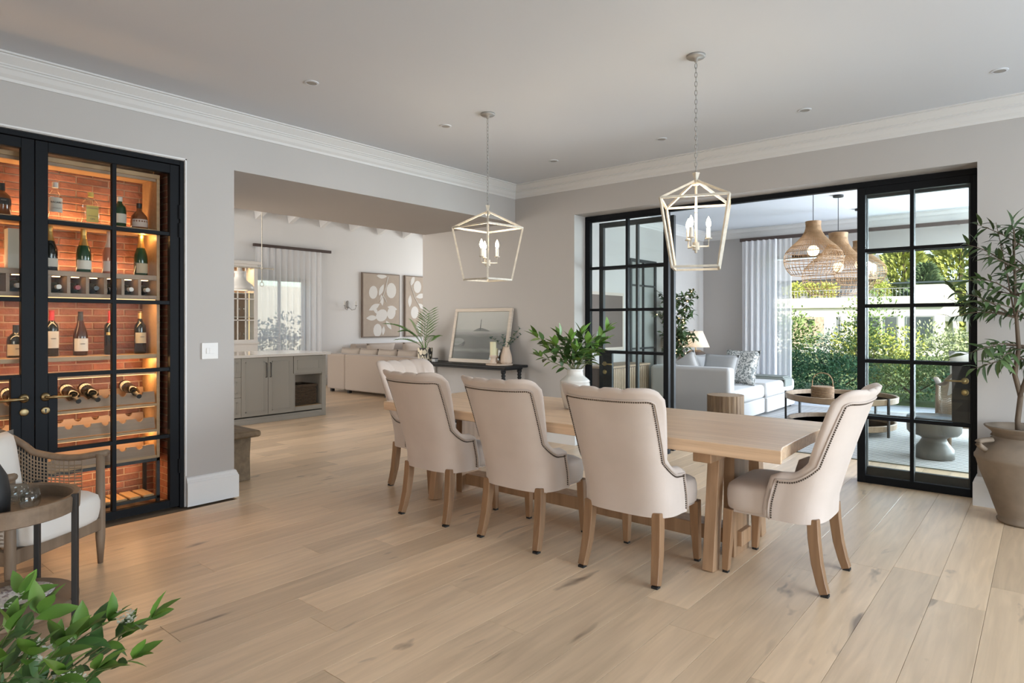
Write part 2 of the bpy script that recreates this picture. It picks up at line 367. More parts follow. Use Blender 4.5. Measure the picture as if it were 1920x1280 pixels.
for k in range(0, 47):
    x0 = X00+PW*k
    lo, hi = (-5.35, 1.25)
    if x0 < -3.4: lo = -2.4
    if x0 < -1.6: hi = 1.6; lo = max(lo, -3.9 if x0 > -3.4 else -2.4)
    elif x0 < -0.05: hi = 0.0; lo = -3.42
    elif x0 < 0.75: hi = 0.0
    if x0 > 0.75 and x0 < 4.5: hi = 1.25
    if x0 > 4.4: hi = 0.0
    if x0 < 0 and x0 > -1.6: lo = -3.36
    y = lo - R_.uniform(0.0, 1.9)*(1 if x0 > 0 else 0)
    first = True
    while y < hi-0.05:
        L = R_.choice([1.9,2.2,2.2,1.5,2.4]); L = L if not first else R_.uniform(0.9,2.2); first = False
        y1 = min(y+L, hi)
        if hi-y1 < 0.35: y1 = hi
        plank(x0, y, y1); nplank += 1; y = y1
ff = MB().box(-7.3,X00,-9.8,7.6,-0.014,-0.001).box(X00,-1.6,1.6,7.6,-0.014,-0.001).box(X00,-3.4,-9.8,-2.4,-0.014,-0.001).box(-3.4,-1.55,-9.8,-3.9,-0.014,-0.001).box(0.09,7.5,1.25,5.1,-0.014,-0.001)
ff.box(4.8,8.8,-9.8,0,-0.014,-0.0012).box(0,4.8,-9.8,-7.3,-0.014,-0.0015).box(4.6,7.5,0.3,1.25,-0.014,-0.001).box(0.09,0.8,0.3,1.25,-0.014,-0.001)
ff.build('plank_boards_beyond', 'far_floor', fl, kind='stuff')
# ceilings
c = MB().box(-0.05,8.8,-9.8,5.4,H,H+0.25).build('ceiling', 'ceiling'); struct(c, 'flat pale plaster ceiling over dining room and lounge', 'ceiling')
c = MB().poly([(-7.3,3.46),(-1.0,5.80),(-1.0,6.05),(-7.3,3.71)], 'y', -7.2, 7.7).build('ceiling_kitchen', 'white_wall'); struct(c, 'high sloping white ceiling over the kitchen and family room', 'ceiling')
for yy in (-0.1,0.57,1.27,2.0,2.75,3.5,4.25,5.0):
    MB().bar((-6.99,yy,3.44),(-1.62,yy,5.435),0.09,0.26).build('rafter', 'white_wall', c, bevel=0.004)
# left wall: pier, beam and wine alcove
CY0, CY1, CZ = -5.47, -3.712, 2.475
w = MB().box(-1.55,0,-9.8,0.0,2.48,3.6).box(-1.55,-1.3,-7.2,0.0,3.6,5.7)
w.box(-1.55,0,CY1,-3.347,0,2.48).box(-1.55,0,-9.8,CY0,0,2.48).box(-1.55,-0.47,CY0,CY1,0,2.48)
w = w.build('wall_left', 'wall'); struct(w, 'pale greige plastered wall with wide beam opening and the wine alcove', 'wall')
# thin raised trim bead around the cabinet frame
MB().box(0.0,0.006,CY1+0.004,CY1+0.014,0.22,CZ+0.02).box(0.0,0.006,CY0,CY1+0.014,CZ+0.012,CZ+0.022).build('frame_bead', 'trim', w)
# right wall with the big door opening
OX0, OX1, OZ = 0.83, 4.352, 2.487
w = MB().box(-1.59,OX0,0,0.30,0,3.6).box(-1.59,-1.3,0,0.30,3.6,5.7).box(OX0,OX1,0,0.30,OZ,H).box(OX1,8.8,0,0.30,0,H)
w = w.build('wall_right', 'wall'); struct(w, 'pale greige plastered wall with the wide glazed door opening', 'wall')
# boundaries behind and beside the camera (openings carry the added daylight lamps)
w = MB().box(8.5,8.8,-9.8,-4.6,0,H).box(8.5,8.8,-0.6,0,0,H).box(8.5,8.8,-4.6,-0.6,2.5,H); w = w.build('wall_east', 'wall'); struct(w, 'plastered wall with garden doors behind the viewer', 'wall')
w = MB().box(0,4.3,-9.8,-9.5,0,H).box(8.1,8.5,-9.8,-9.5,0,H).box(4.3,8.1,-9.8,-9.5,0,0.45).box(4.3,8.1,-9.8,-9.5,2.55,H); w = w.build('wall_south', 'wall'); struct(w, 'plastered wall with a row of windows behind the viewer', 'wall')
# lounge
w = MB().box(-0.20,0.09,0.30,5.1,0,H).build('wall_lounge_side', 'wall'); struct(w, 'pale grey lounge wall behind the tree and table lamp', 'wall')
WX0, WX1, WZ = 1.18, 7.2, 2.42
w = MB().box(-0.2,WX0,5.1,5.4,0,H).box(WX0,WX1,5.1,5.4,WZ,H).box(WX1,7.8,5.1,5.4,0,H).build('wall_lounge_end', 'wall'); struct(w, 'pale grey lounge wall around the wide garden window', 'wall')
w = MB().box(7.5,7.8,0.3,0.9,0,H).box(7.5,7.8,4.5,5.1,0,H).box(7.5,7.8,0.9,4.5,2.5,H).build('wall_lounge_east', 'wall'); struct(w, 'lounge wall with a window out of sight', 'wall')
# kitchen / family room
KX = -7.0
w = MB().box(KX-0.3,KX,-7.2,0.52,0,3.6).box(KX-0.3,KX,1.72,7.7,0,3.6).box(KX-0.3,KX,0.52,1.72,2.23,3.6).box(KX-0.3,KX,0.52,1.72,0,0.25).build('wall_kitchen', 'white_wall')
struct(w, 'tall white wall with sheer-curtained window, sconce and botanical paintings', 'wall')
w = MB().box(-7.0,-6.6,-7.2,-6.9,0,3.6).box(-1.9,-1.55,-7.2,-6.9,0,3.6).box(-6.6,-1.9,-7.2,-6.9,3.3,3.6).box(-7.0,-1.3,-7.2,-6.9,3.6,5.7).build('wall_kitchen_south', 'white_wall'); struct(w, 'white kitchen wall out of sight', 'wall')
w = MB().box(-7.0,-6.5,7.4,7.7,0,3.6).box(-2.3,-0.2,7.4,7.7,0,3.6).box(-6.5,-2.3,7.4,7.7,3.3,3.6).box(-7.0,-0.2,7.4,7.7,3.6,5.9).box(-0.5,-0.2,0.3,7.4,3.6,5.9).box(-6.5,-2.3,7.4,7.7,0,0.7).box(-0.5,-0.2,0.3,7.4,0,3.6).build('wall_family_north', 'white_wall'); struct(w, 'white family room walls out of sight', 'wall')

# cornice profile (projection from wall, height below ceiling)
CP = [(0,-0.145),(0.008,-0.145),(0.014,-0.128),(0.030,-0.110),(0.044,-0.085),(0.052,-0.078),(0.052,-0.070),(0.060,-0.066),(0.060,-0.058),(0.072,-0.046),(0.092,-0.026),(0.098,-0.020),(0.098,-0.013),(0.112,-0.010),(0.112,0.0),(0,0.0)]
def cornice(name, path, nrm, z, label):
    # path: list of (x,y) corners along the wall face; nrm: room-side unit normals for each path segment
    b = MB(); n = len(CP); rows = []
    for i, p in enumerate(path):
        if i == 0: d = Vector(nrm[0])
        elif i == len(path)-1: d = Vector(nrm[-1])
        else: d = Vector(nrm[i-1])+Vector(nrm[i])
        rows.append([(p[0]+d[0]*a, p[1]+d[1]*a, z+h) for a, h in CP])
    vs = [q for r in rows for q in r]; fs = []
    for i in range(len(rows)-1):
        for k in range(n): fs.append((i*n+k, i*n+(k+1)%n, (i+1)*n+(k+1)%n, (i+1)*n+k))
    b.add(vs, fs); o = b.build(name, 'cornice'); struct(o, label, 'cornice'); return o
cornice('trim_1', [(0,-9.5),(0,0),(8.5,0)], [(1,0),(0,-1)], H, 'white stepped cornice around the dining room ceiling')
cornice('trim_2', [(0.09,0.30),(0.09,5.1),(7.5,5.1)], [(1,0),(0,-1)], H, 'white cornice around the lounge ceiling')
# skirting
BP = [(0,0),(0.026,0),(0.026,0.165),(0.021,0.172),(0.021,0.178),(0.016,0.186),(0.012,0.200),(0.006,0.206),(0,0.208)]
def skirt(name, path, nrm, label):
    b = MB(); n = len(BP); rows = []
    for i, p in enumerate(path):
        if i == 0: d = Vector(nrm[0])
        elif i == len(path)-1: d = Vector(nrm[-1])
        else: d = Vector(nrm[i-1])+Vector(nrm[i])
        rows.append([(p[0]+d[0]*a, p[1]+d[1]*a, h) for a, h in BP])
    vs = [q for r in rows for q in r]; fs = [tuple(range(n)), tuple(range((len(rows)-1)*n, len(rows)*n))]
    for i in range(len(rows)-1):
        for k in range(n): fs.append((i*n+k, i*n+(k+1)%n, (i+1)*n+(k+1)%n, (i+1)*n+k))
    o = b.add(vs, fs).build(name, 'trim'); struct(o, label, 'baseboard')
skirt('baseboard_pier', [(0,CY1+0.012),(0,-3.347),(-1.55,-3.347)], [(1,0),(0,1)], 'tall white baseboard wrapping the pier beside the wine alcove')
skirt('baseboard_console', [(-1.59,0.3),(-1.59,0),(OX0,0),(OX0,0.18)], [(-1,0),(0,-1),(1,0)], 'white baseboard under the black console table')
skirt('baseboard_right', [(OX1,0.15),(OX1,0),(8.5,0)], [(-1,0),(0,-1)], 'tall white baseboard behind the terracotta urn')
skirt('baseboard_lounge', [(0.09,0.30),(0.09,5.1),(WX0,5.1)], [(1,0),(0,-1)], 'white baseboard of the lounge')
skirt('baseboard_kitchen', [(KX,0.0),(KX,7.4)], [(1,0)], 'white baseboard of the family room')
sl = MB().box(WX0,WX1,5.02,5.75,-0.01,0.012).build('trim_3', 'stone_sill'); struct(sl, 'pale stone threshold of the wide garden window', 'sill')

# ------------------------------------------------------------------ steel doors to the lounge
FY = 0.205       # front of the steel frame
DX = [OX0+0.003, 1.806, 3.548, OX1-0.003]  # outer left, left post, right post, outer right
fr = thing('trim_4', 'black steel outer frame of the wide door opening', 'door frame', (0,FY,0), kind='structure')
def part_box(par, name, mat, x0,x1,y0,y1,z0,z1, bevel=0.002, **k): return MB().box(x0,x1,y0,y1,z0,z1).build(name, mat, par, bevel=bevel, seg=1, **k)
FT = OZ-0.004
part_box(fr, 'head', 'black_steel', DX[0],DX[3],0,0.06,FT-0.045,FT)
part_box(fr, 'jamb', 'black_steel', DX[0],DX[0]+0.042,0,0.06,0,FT-0.045)
part_box(fr, 'jamb', 'black_steel', DX[3]-0.042,DX[3],0,0.06,0,FT-0.045)
ZM = [0.54, 1.005, 1.46, 1.915]
def panel(par, x0, x1, y0, z0, z1, fw, mw, dp, mat, mtrow=ZM, mid=None, bot=None, fr_r=None):
    bot = bot or fw; fr_r = fr_r or fw
    part_box(par, 'stile', mat, x0,x0+fw,y0,y0+dp,z0,z1)
    part_box(par, 'stile', mat, x1-fr_r,x1,y0,y0+dp,z0,z1)
    part_box(par, 'top_rail', mat, x0+fw,x1-fr_r,y0,y0+dp,z1-fw,z1)
    part_box(par, 'bottom_rail', mat, x0+fw,x1-fr_r,y0,y0+dp,z0,z0+bot)
    xm = mid if mid is not None else (x0+x1)/2
    part_box(par, 'glazing_bar', mat, xm-mw/2,xm+mw/2,y0+0.002,y0+dp-0.002,z0+bot,z1-fw)
    zs = [z0+bot]+list(mtrow)+[z1-fw]
    for zz in mtrow: part_box(par, 'glazing_bar', mat, x0+fw,x1-fr_r,y0+0.001,y0+dp-0.001,zz-mw/2,zz+mw/2)
    for i in range(len(zs)-1):
        a = zs[i]+(mw/2 if i else 0); b2 = zs[i+1]-(mw/2 if i < len(zs)-2 else 0)
        for (xa,xb) in ((x0+fw,xm-mw/2),(xm+mw/2,x1-fr_r)):
            if xb-xa > 0.02: MB().box(xa,xb,y0+dp/2-0.002,y0+dp/2+0.002,a,b2).build('pane', 'pane', par)
pl = thing('window_1', 'fixed black steel glazed side panel next to the lemon branches', 'glazed panel', (0,FY,0), kind='structure')
panel(pl, DX[0]+0.042, DX[1]+0.02, 0.004, 0.0, FT-0.045, 0.018, 0.028, 0.05, 'black_steel', bot=0.05, fr_r=0.055)
pr = thing('window_2', 'fixed black steel glazed side panel next to the olive tree', 'glazed panel', (0,FY,0), kind='structure')
panel(pr, DX[2]-0.02, DX[3]-0.042, 0.004, 0.0, FT-0.045, 0.06, 0.028, 0.05, 'black_steel', bot=0.06, fr_r=0.012)
# open leaves folded back behind the side panels
def leaf_door(name, x0, x1, lock_right, label):
    d = thing(name, label, 'door', (0,FY+0.13,0), kind='structure')
    panel(d, x0, x1, 0.0, 0.012, FT-0.062, 0.052, 0.026, 0.045, 'steel_inner', bot=0.10, mid=(x0+x1)/2+(0.02 if not lock_right else -0.02))
    if lock_right: xa, xb = x1-0.16, x1-0.052
    else: xa, xb = x0+0.052, x0+0.16
    part_box(d, 'lock_panel', 'steel_inner', xa,xb,0.004,0.041,0.54,1.005)
    xc = x1-0.075 if lock_right else x0+0.075; sg = -1 if lock_right else 1
    hd = MB().lathe([(0.026,0),(0.026,0.008),(0.012,0.012)], 16); hd.v = [(v[0]+xc, -v[2], v[1]+0.87) for v in hd.v]
    hd.tube([(xc,-0.01,0.87),(xc,-0.05,0.87),(xc+sg*0.02,-0.055,0.87),(xc+sg*0.12,-0.055,0.87)], 0.008, 8)
    hd.build('handle', 'brass', d, smooth=True, label='brass lever handle')
    es = MB().lathe([(0.026,0),(0.024,0.007),(0.008,0.009)], 16); es.v = [(v[0]+xc, -v[2], v[1]+0.78) for v in es.v]
    es.build('escutcheon', 'brass', d, smooth=True)
    hx = x0 if lock_right else x1
    for zz in (0.35,1.9,2.06): MB().tube([(hx,-0.02,zz),(hx,-0.02,zz+0.09)], 0.011, 8).build('hinge', 'black_steel', d)
leaf_door('door_1', DX[0]+0.10, DX[1]+0.02, False, 'open steel door leaf folded behind the glazed panel by the lemon branches')
leaf_door('door_2', DX[2]-0.02, DX[3]-0.022, True, 'open steel door leaf with brass lever behind the glazed panel by the urn')

# ------------------------------------------------------------------ wine alcove: brick lining
wb = MB().box(-0.47,-0.405,CY0,CY1,0,CZ).box(-0.405,-0.055,CY1-0.055,CY1,0,CZ).box(-0.405,-0.055,CY0,CY0+0.05,0,CZ).box(-0.47,-0.055,CY0,CY1,0.0,0.028)
wb = wb.build('wall_brick_alcove', 'mortar'); struct(wb, 'red brick lining of the wine alcove', 'brick wall')
BL, BH, BG = 0.192, 0.0405, 0.0075
e = 0.003
def brick_mesh(L, Hh, D):
    b = MB(); x0,x1 = 0,D
    b.add([(0,0,0),(0,L,0),(0,L,Hh),(0,0,Hh),(D-e,0,0),(D-e,L,0),(D-e,L,Hh),(D-e,0,Hh),(D,e,e),(D,L-e,e),(D,L-e,Hh-e),(D,e,Hh-e)],
          [(0,1,2,3),(0,4,5,1),(1,5,6,2),(2,6,7,3),(3,7,4,0),(4,8,9,5),(5,9,10,6),(6,10,11,7),(7,11,8,4),(8,11,10,9)])
    return b.mesh('brick', 'brick')
BRM = brick_mesh(BL,BH,0.030); BRH = brick_mesh(0.092,BH,0.03)
rows = int((CZ-0.03)/(BH+BG)); rest = MB()
for r in range(rows):
    z = 0.030+r*(BH+BG)
    y = CY1-0.058-BL if r%2 == 0 else CY1-0.058-0.092
    k = 0
    while y > CY0+0.05:
        dx = R_.uniform(-0.0025,0.0025)
        if r%2 and k == 0: inst(BRH, 'brick', wb, (-0.4295+dx,y,z), (0,0,0))
        elif y > -4.74: inst(BRM, 'brick', wb, (-0.4295+dx,y,z), (0,0,R_.uniform(-0.006,0.006)))
        else: rest.box(-0.42,-0.4+dx,y,y+BL,z,z+BH)
        y -= BL+BG; k += 1
    # the return on the hinge side
    x = -0.145 if r%2 == 0 else -0.215
    L = -0.062-x-(0.07 if r%2 else 0.0)
    inst(BRM, 'brick', wb, (x, CY1-0.030, z), (0,0,-PI/2), (1,L/BL,1))
    if r%2: rest.box(-0.130+0.0,-0.060,CY1-0.0595,CY1-0.03,z,z+BH)
    rest.box(-0.40,x-0.008,CY1-0.0595,CY1-0.03,z,z+BH)
rest.build('bricks_beyond', 'brick', wb, kind='stuff')
# ================================================================== WINE CABINET
wu = thing('wine_cabinet', 'oak wine shelving unit with cubbies and bottle racks inside the brick alcove', 'wine cabinet', (-0.12,-3.83,0.0))
# local: x from -0.265 (back) to 0 (front), y from -1.58 to 0
UB, UF, UY = -0.262, 0.0, -1.58
MB().box(UB,UF,-0.022,0,0.36,2.345).build('side_panel', 'cabinet_oak', wu, bevel=0.002, seg=1)
MB().box(UB,UF,UY,UY+0.022,0.36,2.345).build('side_panel', 'cabinet_oak', wu, bevel=0.002, seg=1)
MB().box(UB,UF,UY,0,2.345,2.375).build('top_panel', 'cabinet_oak', wu, bevel=0.002, seg=1)
MB().box(-0.03,-0.012,UY+0.022,-0.022,2.325,2.345).build('light_pelmet', 'rack_wood', wu)
for (za,zb) in ((1.953,1.983),(1.07,1.10)):
    MB().box(UB,UF,UY+0.022,-0.022,za,zb).build('shelf', 'cabinet_oak', wu, bevel=0.002, seg=1)
# cubby row
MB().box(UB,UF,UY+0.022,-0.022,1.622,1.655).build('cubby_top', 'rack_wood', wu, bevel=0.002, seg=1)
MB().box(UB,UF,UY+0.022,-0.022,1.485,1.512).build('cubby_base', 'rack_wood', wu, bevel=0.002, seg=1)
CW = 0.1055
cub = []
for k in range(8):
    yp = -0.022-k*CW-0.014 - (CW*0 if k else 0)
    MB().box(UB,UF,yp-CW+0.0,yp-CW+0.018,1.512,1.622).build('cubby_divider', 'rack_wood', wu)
    cub.append(yp-CW/2+0.009)
# sloping scalloped bottle racks
def rack(zc, zs, name='rack'):
    n = 0; prof = []
    pitch = 0.1055; y = UY+0.03
    pts = [(UY+0.03, zc-0.075)]
    top = []
    yy = UY+0.03
    while yy < -0.03:
        c0 = yy+pitch/2
        top.append((yy, zc))
        if c0+0.03 < -0.03:
            for i in range(7):
                a = PI+PI*i/6; top.append((c0+0.023*math.cos(a), zc+0.023*math.sin(a)*1.0))
        yy += pitch
    top.append((-0.03, zc)); poly = top+[(-0.03,zc-0.075),(UY+0.03,zc-0.075)]
    b = MB(); n = len(poly)
    for (x, dz) in ((-0.030,0.0),(-0.012,0.0)):
        pass
    vs = [(-0.045,p[0],p[1]) for p in poly]+[(-0.020,p[0],p[1]) for p in poly]
    # front board as strips so the scallops stay concave
    fs = []
    m = len(top)
    vs = []
    for (y_,z_) in top:
        lean = (z_-(zc-0.075))*0.25
        vs += [(-0.004-lean,y_,z_),(-0.004,y_,zc-0.075),(-0.022-lean,y_,z_),(-0.022,y_,zc-0.075)]
    for i in range(m-1):
        a = i*4; c_ = a+4
        fs += [(a,a+1,c_+1,c_),(a+2,c_+2,c_+3,a+3),(a,c_,c_+2,a+2),(a+1,a+3,c_+3,c_+1)]
    fs += [(0,2,3,1),((m-1)*4,(m-1)*4+1,(m-1)*4+3,(m-1)*4+2)]
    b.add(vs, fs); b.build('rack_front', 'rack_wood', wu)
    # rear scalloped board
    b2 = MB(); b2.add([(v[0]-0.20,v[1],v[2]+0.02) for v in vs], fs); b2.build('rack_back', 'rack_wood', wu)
    MB().box(UB,UF,UY+0.022,-0.022,zs-0.02,zs).build('shelf', 'cabinet_oak', wu, bevel=0.002, seg=1)
rack(0.832, 0.75); rack(0.648, 0.567); rack(0.455, 0.38)
MB().box(UB,-0.02,UY+0.022,-0.022,0.958,0.972).build('shelf', 'cabinet_oak', wu)
# black stand with slatted shelf
st = MB()
for y_ in (0.0-0.011, UY/2, UY+0.011):
    for x_ in (UB+0.012, -0.012): st.box(x_-0.011,x_+0.011,y_-0.011,y_+0.011,0.028,0.36)
for x_ in (UB+0.012, -0.012):
    st.box(x_-0.011,x_+0.011,UY,0,0.338,0.36); st.box(x_-0.011,x_+0.011,UY,0,0.07,0.09)
st.build('stand_frame', 'black_iron', wu)
for k in range(18): MB().box(UB+0.03,-0.02,-0.032-k*0.086-0.068,-0.032-k*0.086,0.09,0.104).build('slat', 'slat_oak', wu, bevel=0.002, seg=1)
# LED strips and their light
for (x,z) in ((UB+0.02,1.988),(UB+0.02,1.660)): MB().box(x-0.005,x+0.005,UY+0.06,-0.04,z-0.004,z+0.003).build('led_strip', 'warm_led', wu)
MB().box(-0.010,-0.003,UY+0.03,-0.03,1.4795,1.4848).build('led_strip', 'warm_led', wu)
for z in (0.9565,0.728,0.545,0.358): MB().box(-0.024,-0.014,UY+0.03,-0.03,z-0.002,z+0.002).build('led_strip', 'warm_led', wu)
for k in range(8): MB().box(-0.075,-0.055,cub[k]-0.02,cub[k]+0.02,1.6185,1.6215).build('led_spot', 'cubby_led', wu)
def cab_light(z, e, x, up=False): lamp('wine_cabinet_led', 'AREA', (-0.12+x,-4.62,z), e, (1.0,0.58,0.27), 0.05, 1.45, (-0.12+x,-4.62,z+(1 if up else -1)))
cab_light(1.995,5.4,UB+0.05,True); cab_light(1.665,4.2,UB+0.05,True); cab_light(1.476,6.5,-0.035)
for (z,e) in ((1.062,2.8),(0.952,2.6),(0.722,2.6),(0.54,2.6),(0.352,5.0)): cab_light(z, e, -0.13)
for z in (1.935,1.052,0.942,0.54): lamp('wine_cabinet_spot', 'POINT', (-0.22,-3.905,z), 0.7, (1.0,0.55,0.2), rad=0.015)

# ------------------------------------------------------------------ cabinet doors
ZR = [0.52, 0.993, 1.462, 1.949]
def wine_door(name, y_h, y_m, label, hand):
    # y_h hinge side, y_m meeting side
    d = thing(name, label, 'door', (-0.055,0,0), kind='structure')
    lo, hi = min(y_h,y_m), max(y_h,y_m); z0, z1 = 0.012, 2.44
    sg = 1 if y_h > y_m else -1
    hs, ms = 0.062, 0.066
    def bx(nm, ya, yb, za, zb, x0=0.0, x1=0.045, mat='black_steel'): return MB().box(x0,x1,min(ya,yb),max(ya,yb),za,zb).build(nm, mat, d, bevel=0.002, seg=1)
    bx('stile', y_h, y_h-sg*hs, z0, z1); bx('stile', y_m, y_m+sg*ms, z0, z1)
    ia, ib = y_m+sg*ms, y_h-sg*hs
    bx('top_rail', ia, ib, z1-0.062, z1); bx('bottom_rail', ia, ib, z0, z0+0.055)
    bx('lock_panel', ia, ia+sg*0.05, ZR[0], ZR[1])
    ym = -4.155 if sg > 0 else y_m-0.435
    bx('glazing_bar', ym-0.013, ym+0.013, z0+0.055, z1-0.062, 0.004, 0.041)
    for zz in ZR: bx('glazing_bar', ia, ib, zz-0.013, zz+0.013, 0.005, 0.040)
    zs = [z0+0.055]+ZR+[z1-0.062]
    for i in range(5):
        for (ya,yb) in ((ia if i != 1 else ia+sg*0.05, ym-sg*0.013),(ym+sg*0.013, ib)):
            MB().box(0.020,0.024,min(ya,yb),max(ya,yb),zs[i]+(0.013 if i else 0),zs[i+1]-(0.013 if i < 4 else 0)).build('pane', 'pane_cabinet', d)
    # lever and escutcheon
    yc = y_m+sg*0.052; 
    h = MB(); r = MB().lathe([(0.027,0),(0.027,0.006),(0.020,0.012),(0.011,0.016)], 20); h.v = [(0.045+v[2], yc+v[0], 0.862+v[1]) for v in r.v]; h.f = r.f[:]
    h.tube([(0.05,yc,0.862),(0.09,yc,0.862)], 0.010, 10); h.tube([(0.088,yc-sg*0.004,0.862),(0.092,yc+sg*0.05,0.861),(0.092,yc+sg*0.125,0.858)], [0.010,0.0085,0.0075], 10)
    h.build('lever_handle', 'old_brass', d, smooth=True, label='aged brass lever handle')
    k = MB(); r = MB().lathe([(0.026,0),(0.026,0.005),(0.019,0.008),(0.0001,0.008)], 20); k.v = [(0.045+v[2], yc+v[0]*0.95, 0.778+v[1]*0.9) for v in r.v]; k.f = r.f[:]
    ko = k.build('escutcheon', 'old_brass', d, smooth=True)
    if hand: 
        q = MB().box(0.0525,0.0545,yc-0.003,yc+0.003,0.764,0.780).lathe([(0.006,0),(0.006,0.002)],10); q.v = q.v[:8]+[(0.0525+v[2],yc+v[0],0.783+v[1]) for v in q.v[8:]]
        q.build('keyhole', 'black_iron', ko)
    for zz in (0.25,1.93,2.06): MB().tube([(0.045,y_h+sg*0.002,zz),(0.045,y_h+sg*0.002,zz+0.10)], 0.012, 8).build('hinge', 'black_steel', d)
wine_door('door_3', CY1-0.032, -4.589, 'black steel glazed wine cabinet door with keyhole, nearest the pier', True)
wine_door('door_4', CY0+0.032, -4.593, 'black steel glazed wine cabinet door cut by the photo edge', False)
f2 = thing('trim_5', 'black steel outer frame of the wine cabinet', 'door frame', (-0.06,0,0), kind='structure')
for (ya,yb,za,zb) in ((CY1-0.03,CY1-0.001,0,CZ-0.001),(CY0+0.001,CY0+0.03,0,CZ-0.001),(CY0+0.03,CY1-0.03,2.444,CZ-0.001)):
    MB().box(0,0.058,ya,yb,za,zb).build('frame_bar', 'black_steel', f2, bevel=0.002, seg=1)

# ------------------------------------------------------------------ bottles
PRO = {
 'bordeaux': [(0.03,0),(0.0375,0.004),(0.0375,0.185),(0.034,0.205),(0.020,0.222),(0.0145,0.235),(0.0135,0.292),(0.0150,0.293),(0.0150,0.300),(0.0001,0.300)],
 'burgundy': [(0.034,0),(0.0425,0.004),(0.0425,0.125),(0.038,0.16),(0.025,0.20),(0.0155,0.235),(0.0135,0.285),(0.015,0.286),(0.015,0.294),(0.0001,0.294)],
 'champagne': [(0.035,0),(0.044,0.004),(0.044,0.125),(0.040,0.155),(0.028,0.195),(0.0185,0.23),(0.0150,0.275),(0.0175,0.277),(0.0175,0.300),(0.0001,0.302)],
 'rum': [(0.034,0),(0.040,0.005),(0.040,0.165),(0.036,0.186),(0.020,0.205),(0.0155,0.215),(0.0150,0.24),(0.0001,0.24)],
 'gin': [(0.052,0),(0.056,0.004),(0.056,0.135),(0.05,0.155),(0.026,0.182),(0.018,0.192),(0.017,0.205),(0.0001,0.205)],
 'green': [(0.036,0),(0.040,0.004),(0.041,0.13),(0.037,0.15),(0.018,0.172),(0.015,0.18),(0.0145,0.20),(0.0001,0.20)],
 'squat': [(0.05,0),(0.054,0.004),(0.056,0.06),(0.05,0.10),(0.030,0.125),(0.0165,0.14),(0.0155,0.17),(0.0001,0.17)],
 'port': [(0.044,0),(0.048,0.004),(0.048,0.105),(0.044,0.128),(0.028,0.145),(0.017,0.155),(0.016,0.205),(0.0001,0.205)],
}
GLASS = {'rum':'clear_glass','gin':'clear_glass'}
def bottle(kind, loc, label, mat, cap, capz, lab=None, labz=None, laba=1.1, grp=None, tilt=None, neck=None, sy=1.0, words=()):
    t = thing('bottle', label, 'bottle', loc, 0.0, grp)
    p = PRO[kind]; sq = 4.0 if kind == 'gin' else 0.0; sx = 0.62 if kind == 'gin' else 1.0
    MB().lathe(p, 20, sx=sx, sq=sq).build('glass_body', mat, t, smooth=True)
    hz = p[-1][1]
    def rad(z):
        for (a,b) in zip(p, p[1:]):
            if a[1] <= z <= b[1] and b[1] > a[1]: return a[0]+(b[0]-a[0])*(z-a[1])/(b[1]-a[1])
        return p[-2][0]
    zs = [capz+(hz-capz)*i/5 for i in range(6)]
    prof = [(rad(z)+0.0008, z) for z in zs]; prof[-1] = (rad(hz-0.004)+0.0008, hz+0.001)
    if kind in ('rum','gin','green','squat'): prof = [(0.0165,capz),(0.0175,capz+0.002),(0.0175,hz+0.018 if kind != 'squat' else hz+0.022)]
    MB().lathe(prof+[(0.0001,prof[-1][1]+0.0005)], 16).build('cap' if kind in ('rum','gin','green','squat') else 'foil', cap, t, smooth=False)
    if lab:
        z0, z1 = labz; 
        if kind == 'gin':
            lo = MB().box(0.62*0.056+0.0004,0.62*0.056+0.001,-0.036,0.036,z0,z1).build('paper_label', lab, t)
        else:
            lo = MB().lathe([(rad(z0)+0.0007,z0),(rad((z0+z1)/2)+0.0007,(z0+z1)/2),(rad(z1)+0.0007,z1)], 14, a0=-laba, a1=laba).build('paper_label', lab, t, smooth=True)
        for (body, size, z, mt) in words:
            r = (0.62*0.056 if kind == 'gin' else rad(z))+0.0016
            text(body, size, mt, lo, Matrix(((0,0,1,r),(1,0,0,0),(0,1,0,z),(0,0,0,1))))
    if kind in ('bordeaux','burgundy','port') and lab and not words:
        MB().box(rad(labz[0])+0.0008,rad(labz[0])+0.0016,-0.014,0.014,(labz[0]+labz[1])/2+0.004,(labz[0]+labz[1])/2+0.010).build('label_mark', 'ink_grey', t)
    if tilt is not None: t.rotation_euler = tilt
    return t
S1, S2, S3 = 1.983, 1.655, 1.10
bx_ = -0.25
bottle('rum', (bx_,-4.426,S1), 'clear rum bottle with white label and white cap on the top wine shelf', 'clear_glass', 'foil_white', 0.222, 'paper', (0.06,0.155), 1.25,
       words=(('BACARDÍ',0.0165,0.122,'ink'),('CARTA BLANCA',0.0075,0.085,'ink_grey')))
bottle('gin', (bx_,-4.222,S1), 'square clear gin bottle with yellow label on the top wine shelf', 'clear_glass', 'paper_yellow', 0.192, 'paper_yellow', (0.018,0.13), 1.0,
       words=(('GORDON\'S',0.0155,0.112,'ink_grey'),('LONDON DRY',0.0085,0.060,'ink_grey'),('GIN',0.016,0.040,'ink_grey')))
bottle('green', (bx_,-4.045,S1), 'green gin bottle with pale label behind the upper glazing bar', 'bottle_green', 'foil_white', 0.188, 'paper', (0.035,0.10), 1.2)
bottle('squat', (bx_,-3.92,S1), 'squat amber brandy bottle with dark stopper at the end of the top shelf', 'bottle_amber', 'foil_black', 0.155, 'paper_pink', (0.02,0.075), 1.2)
bottle('port', (bx_,-4.705,S1), 'dark amber spirit bottle at the photo edge on the top shelf', 'bottle_amber', 'foil_black', 0.16, 'ink', (0.07,0.11), 1.2)
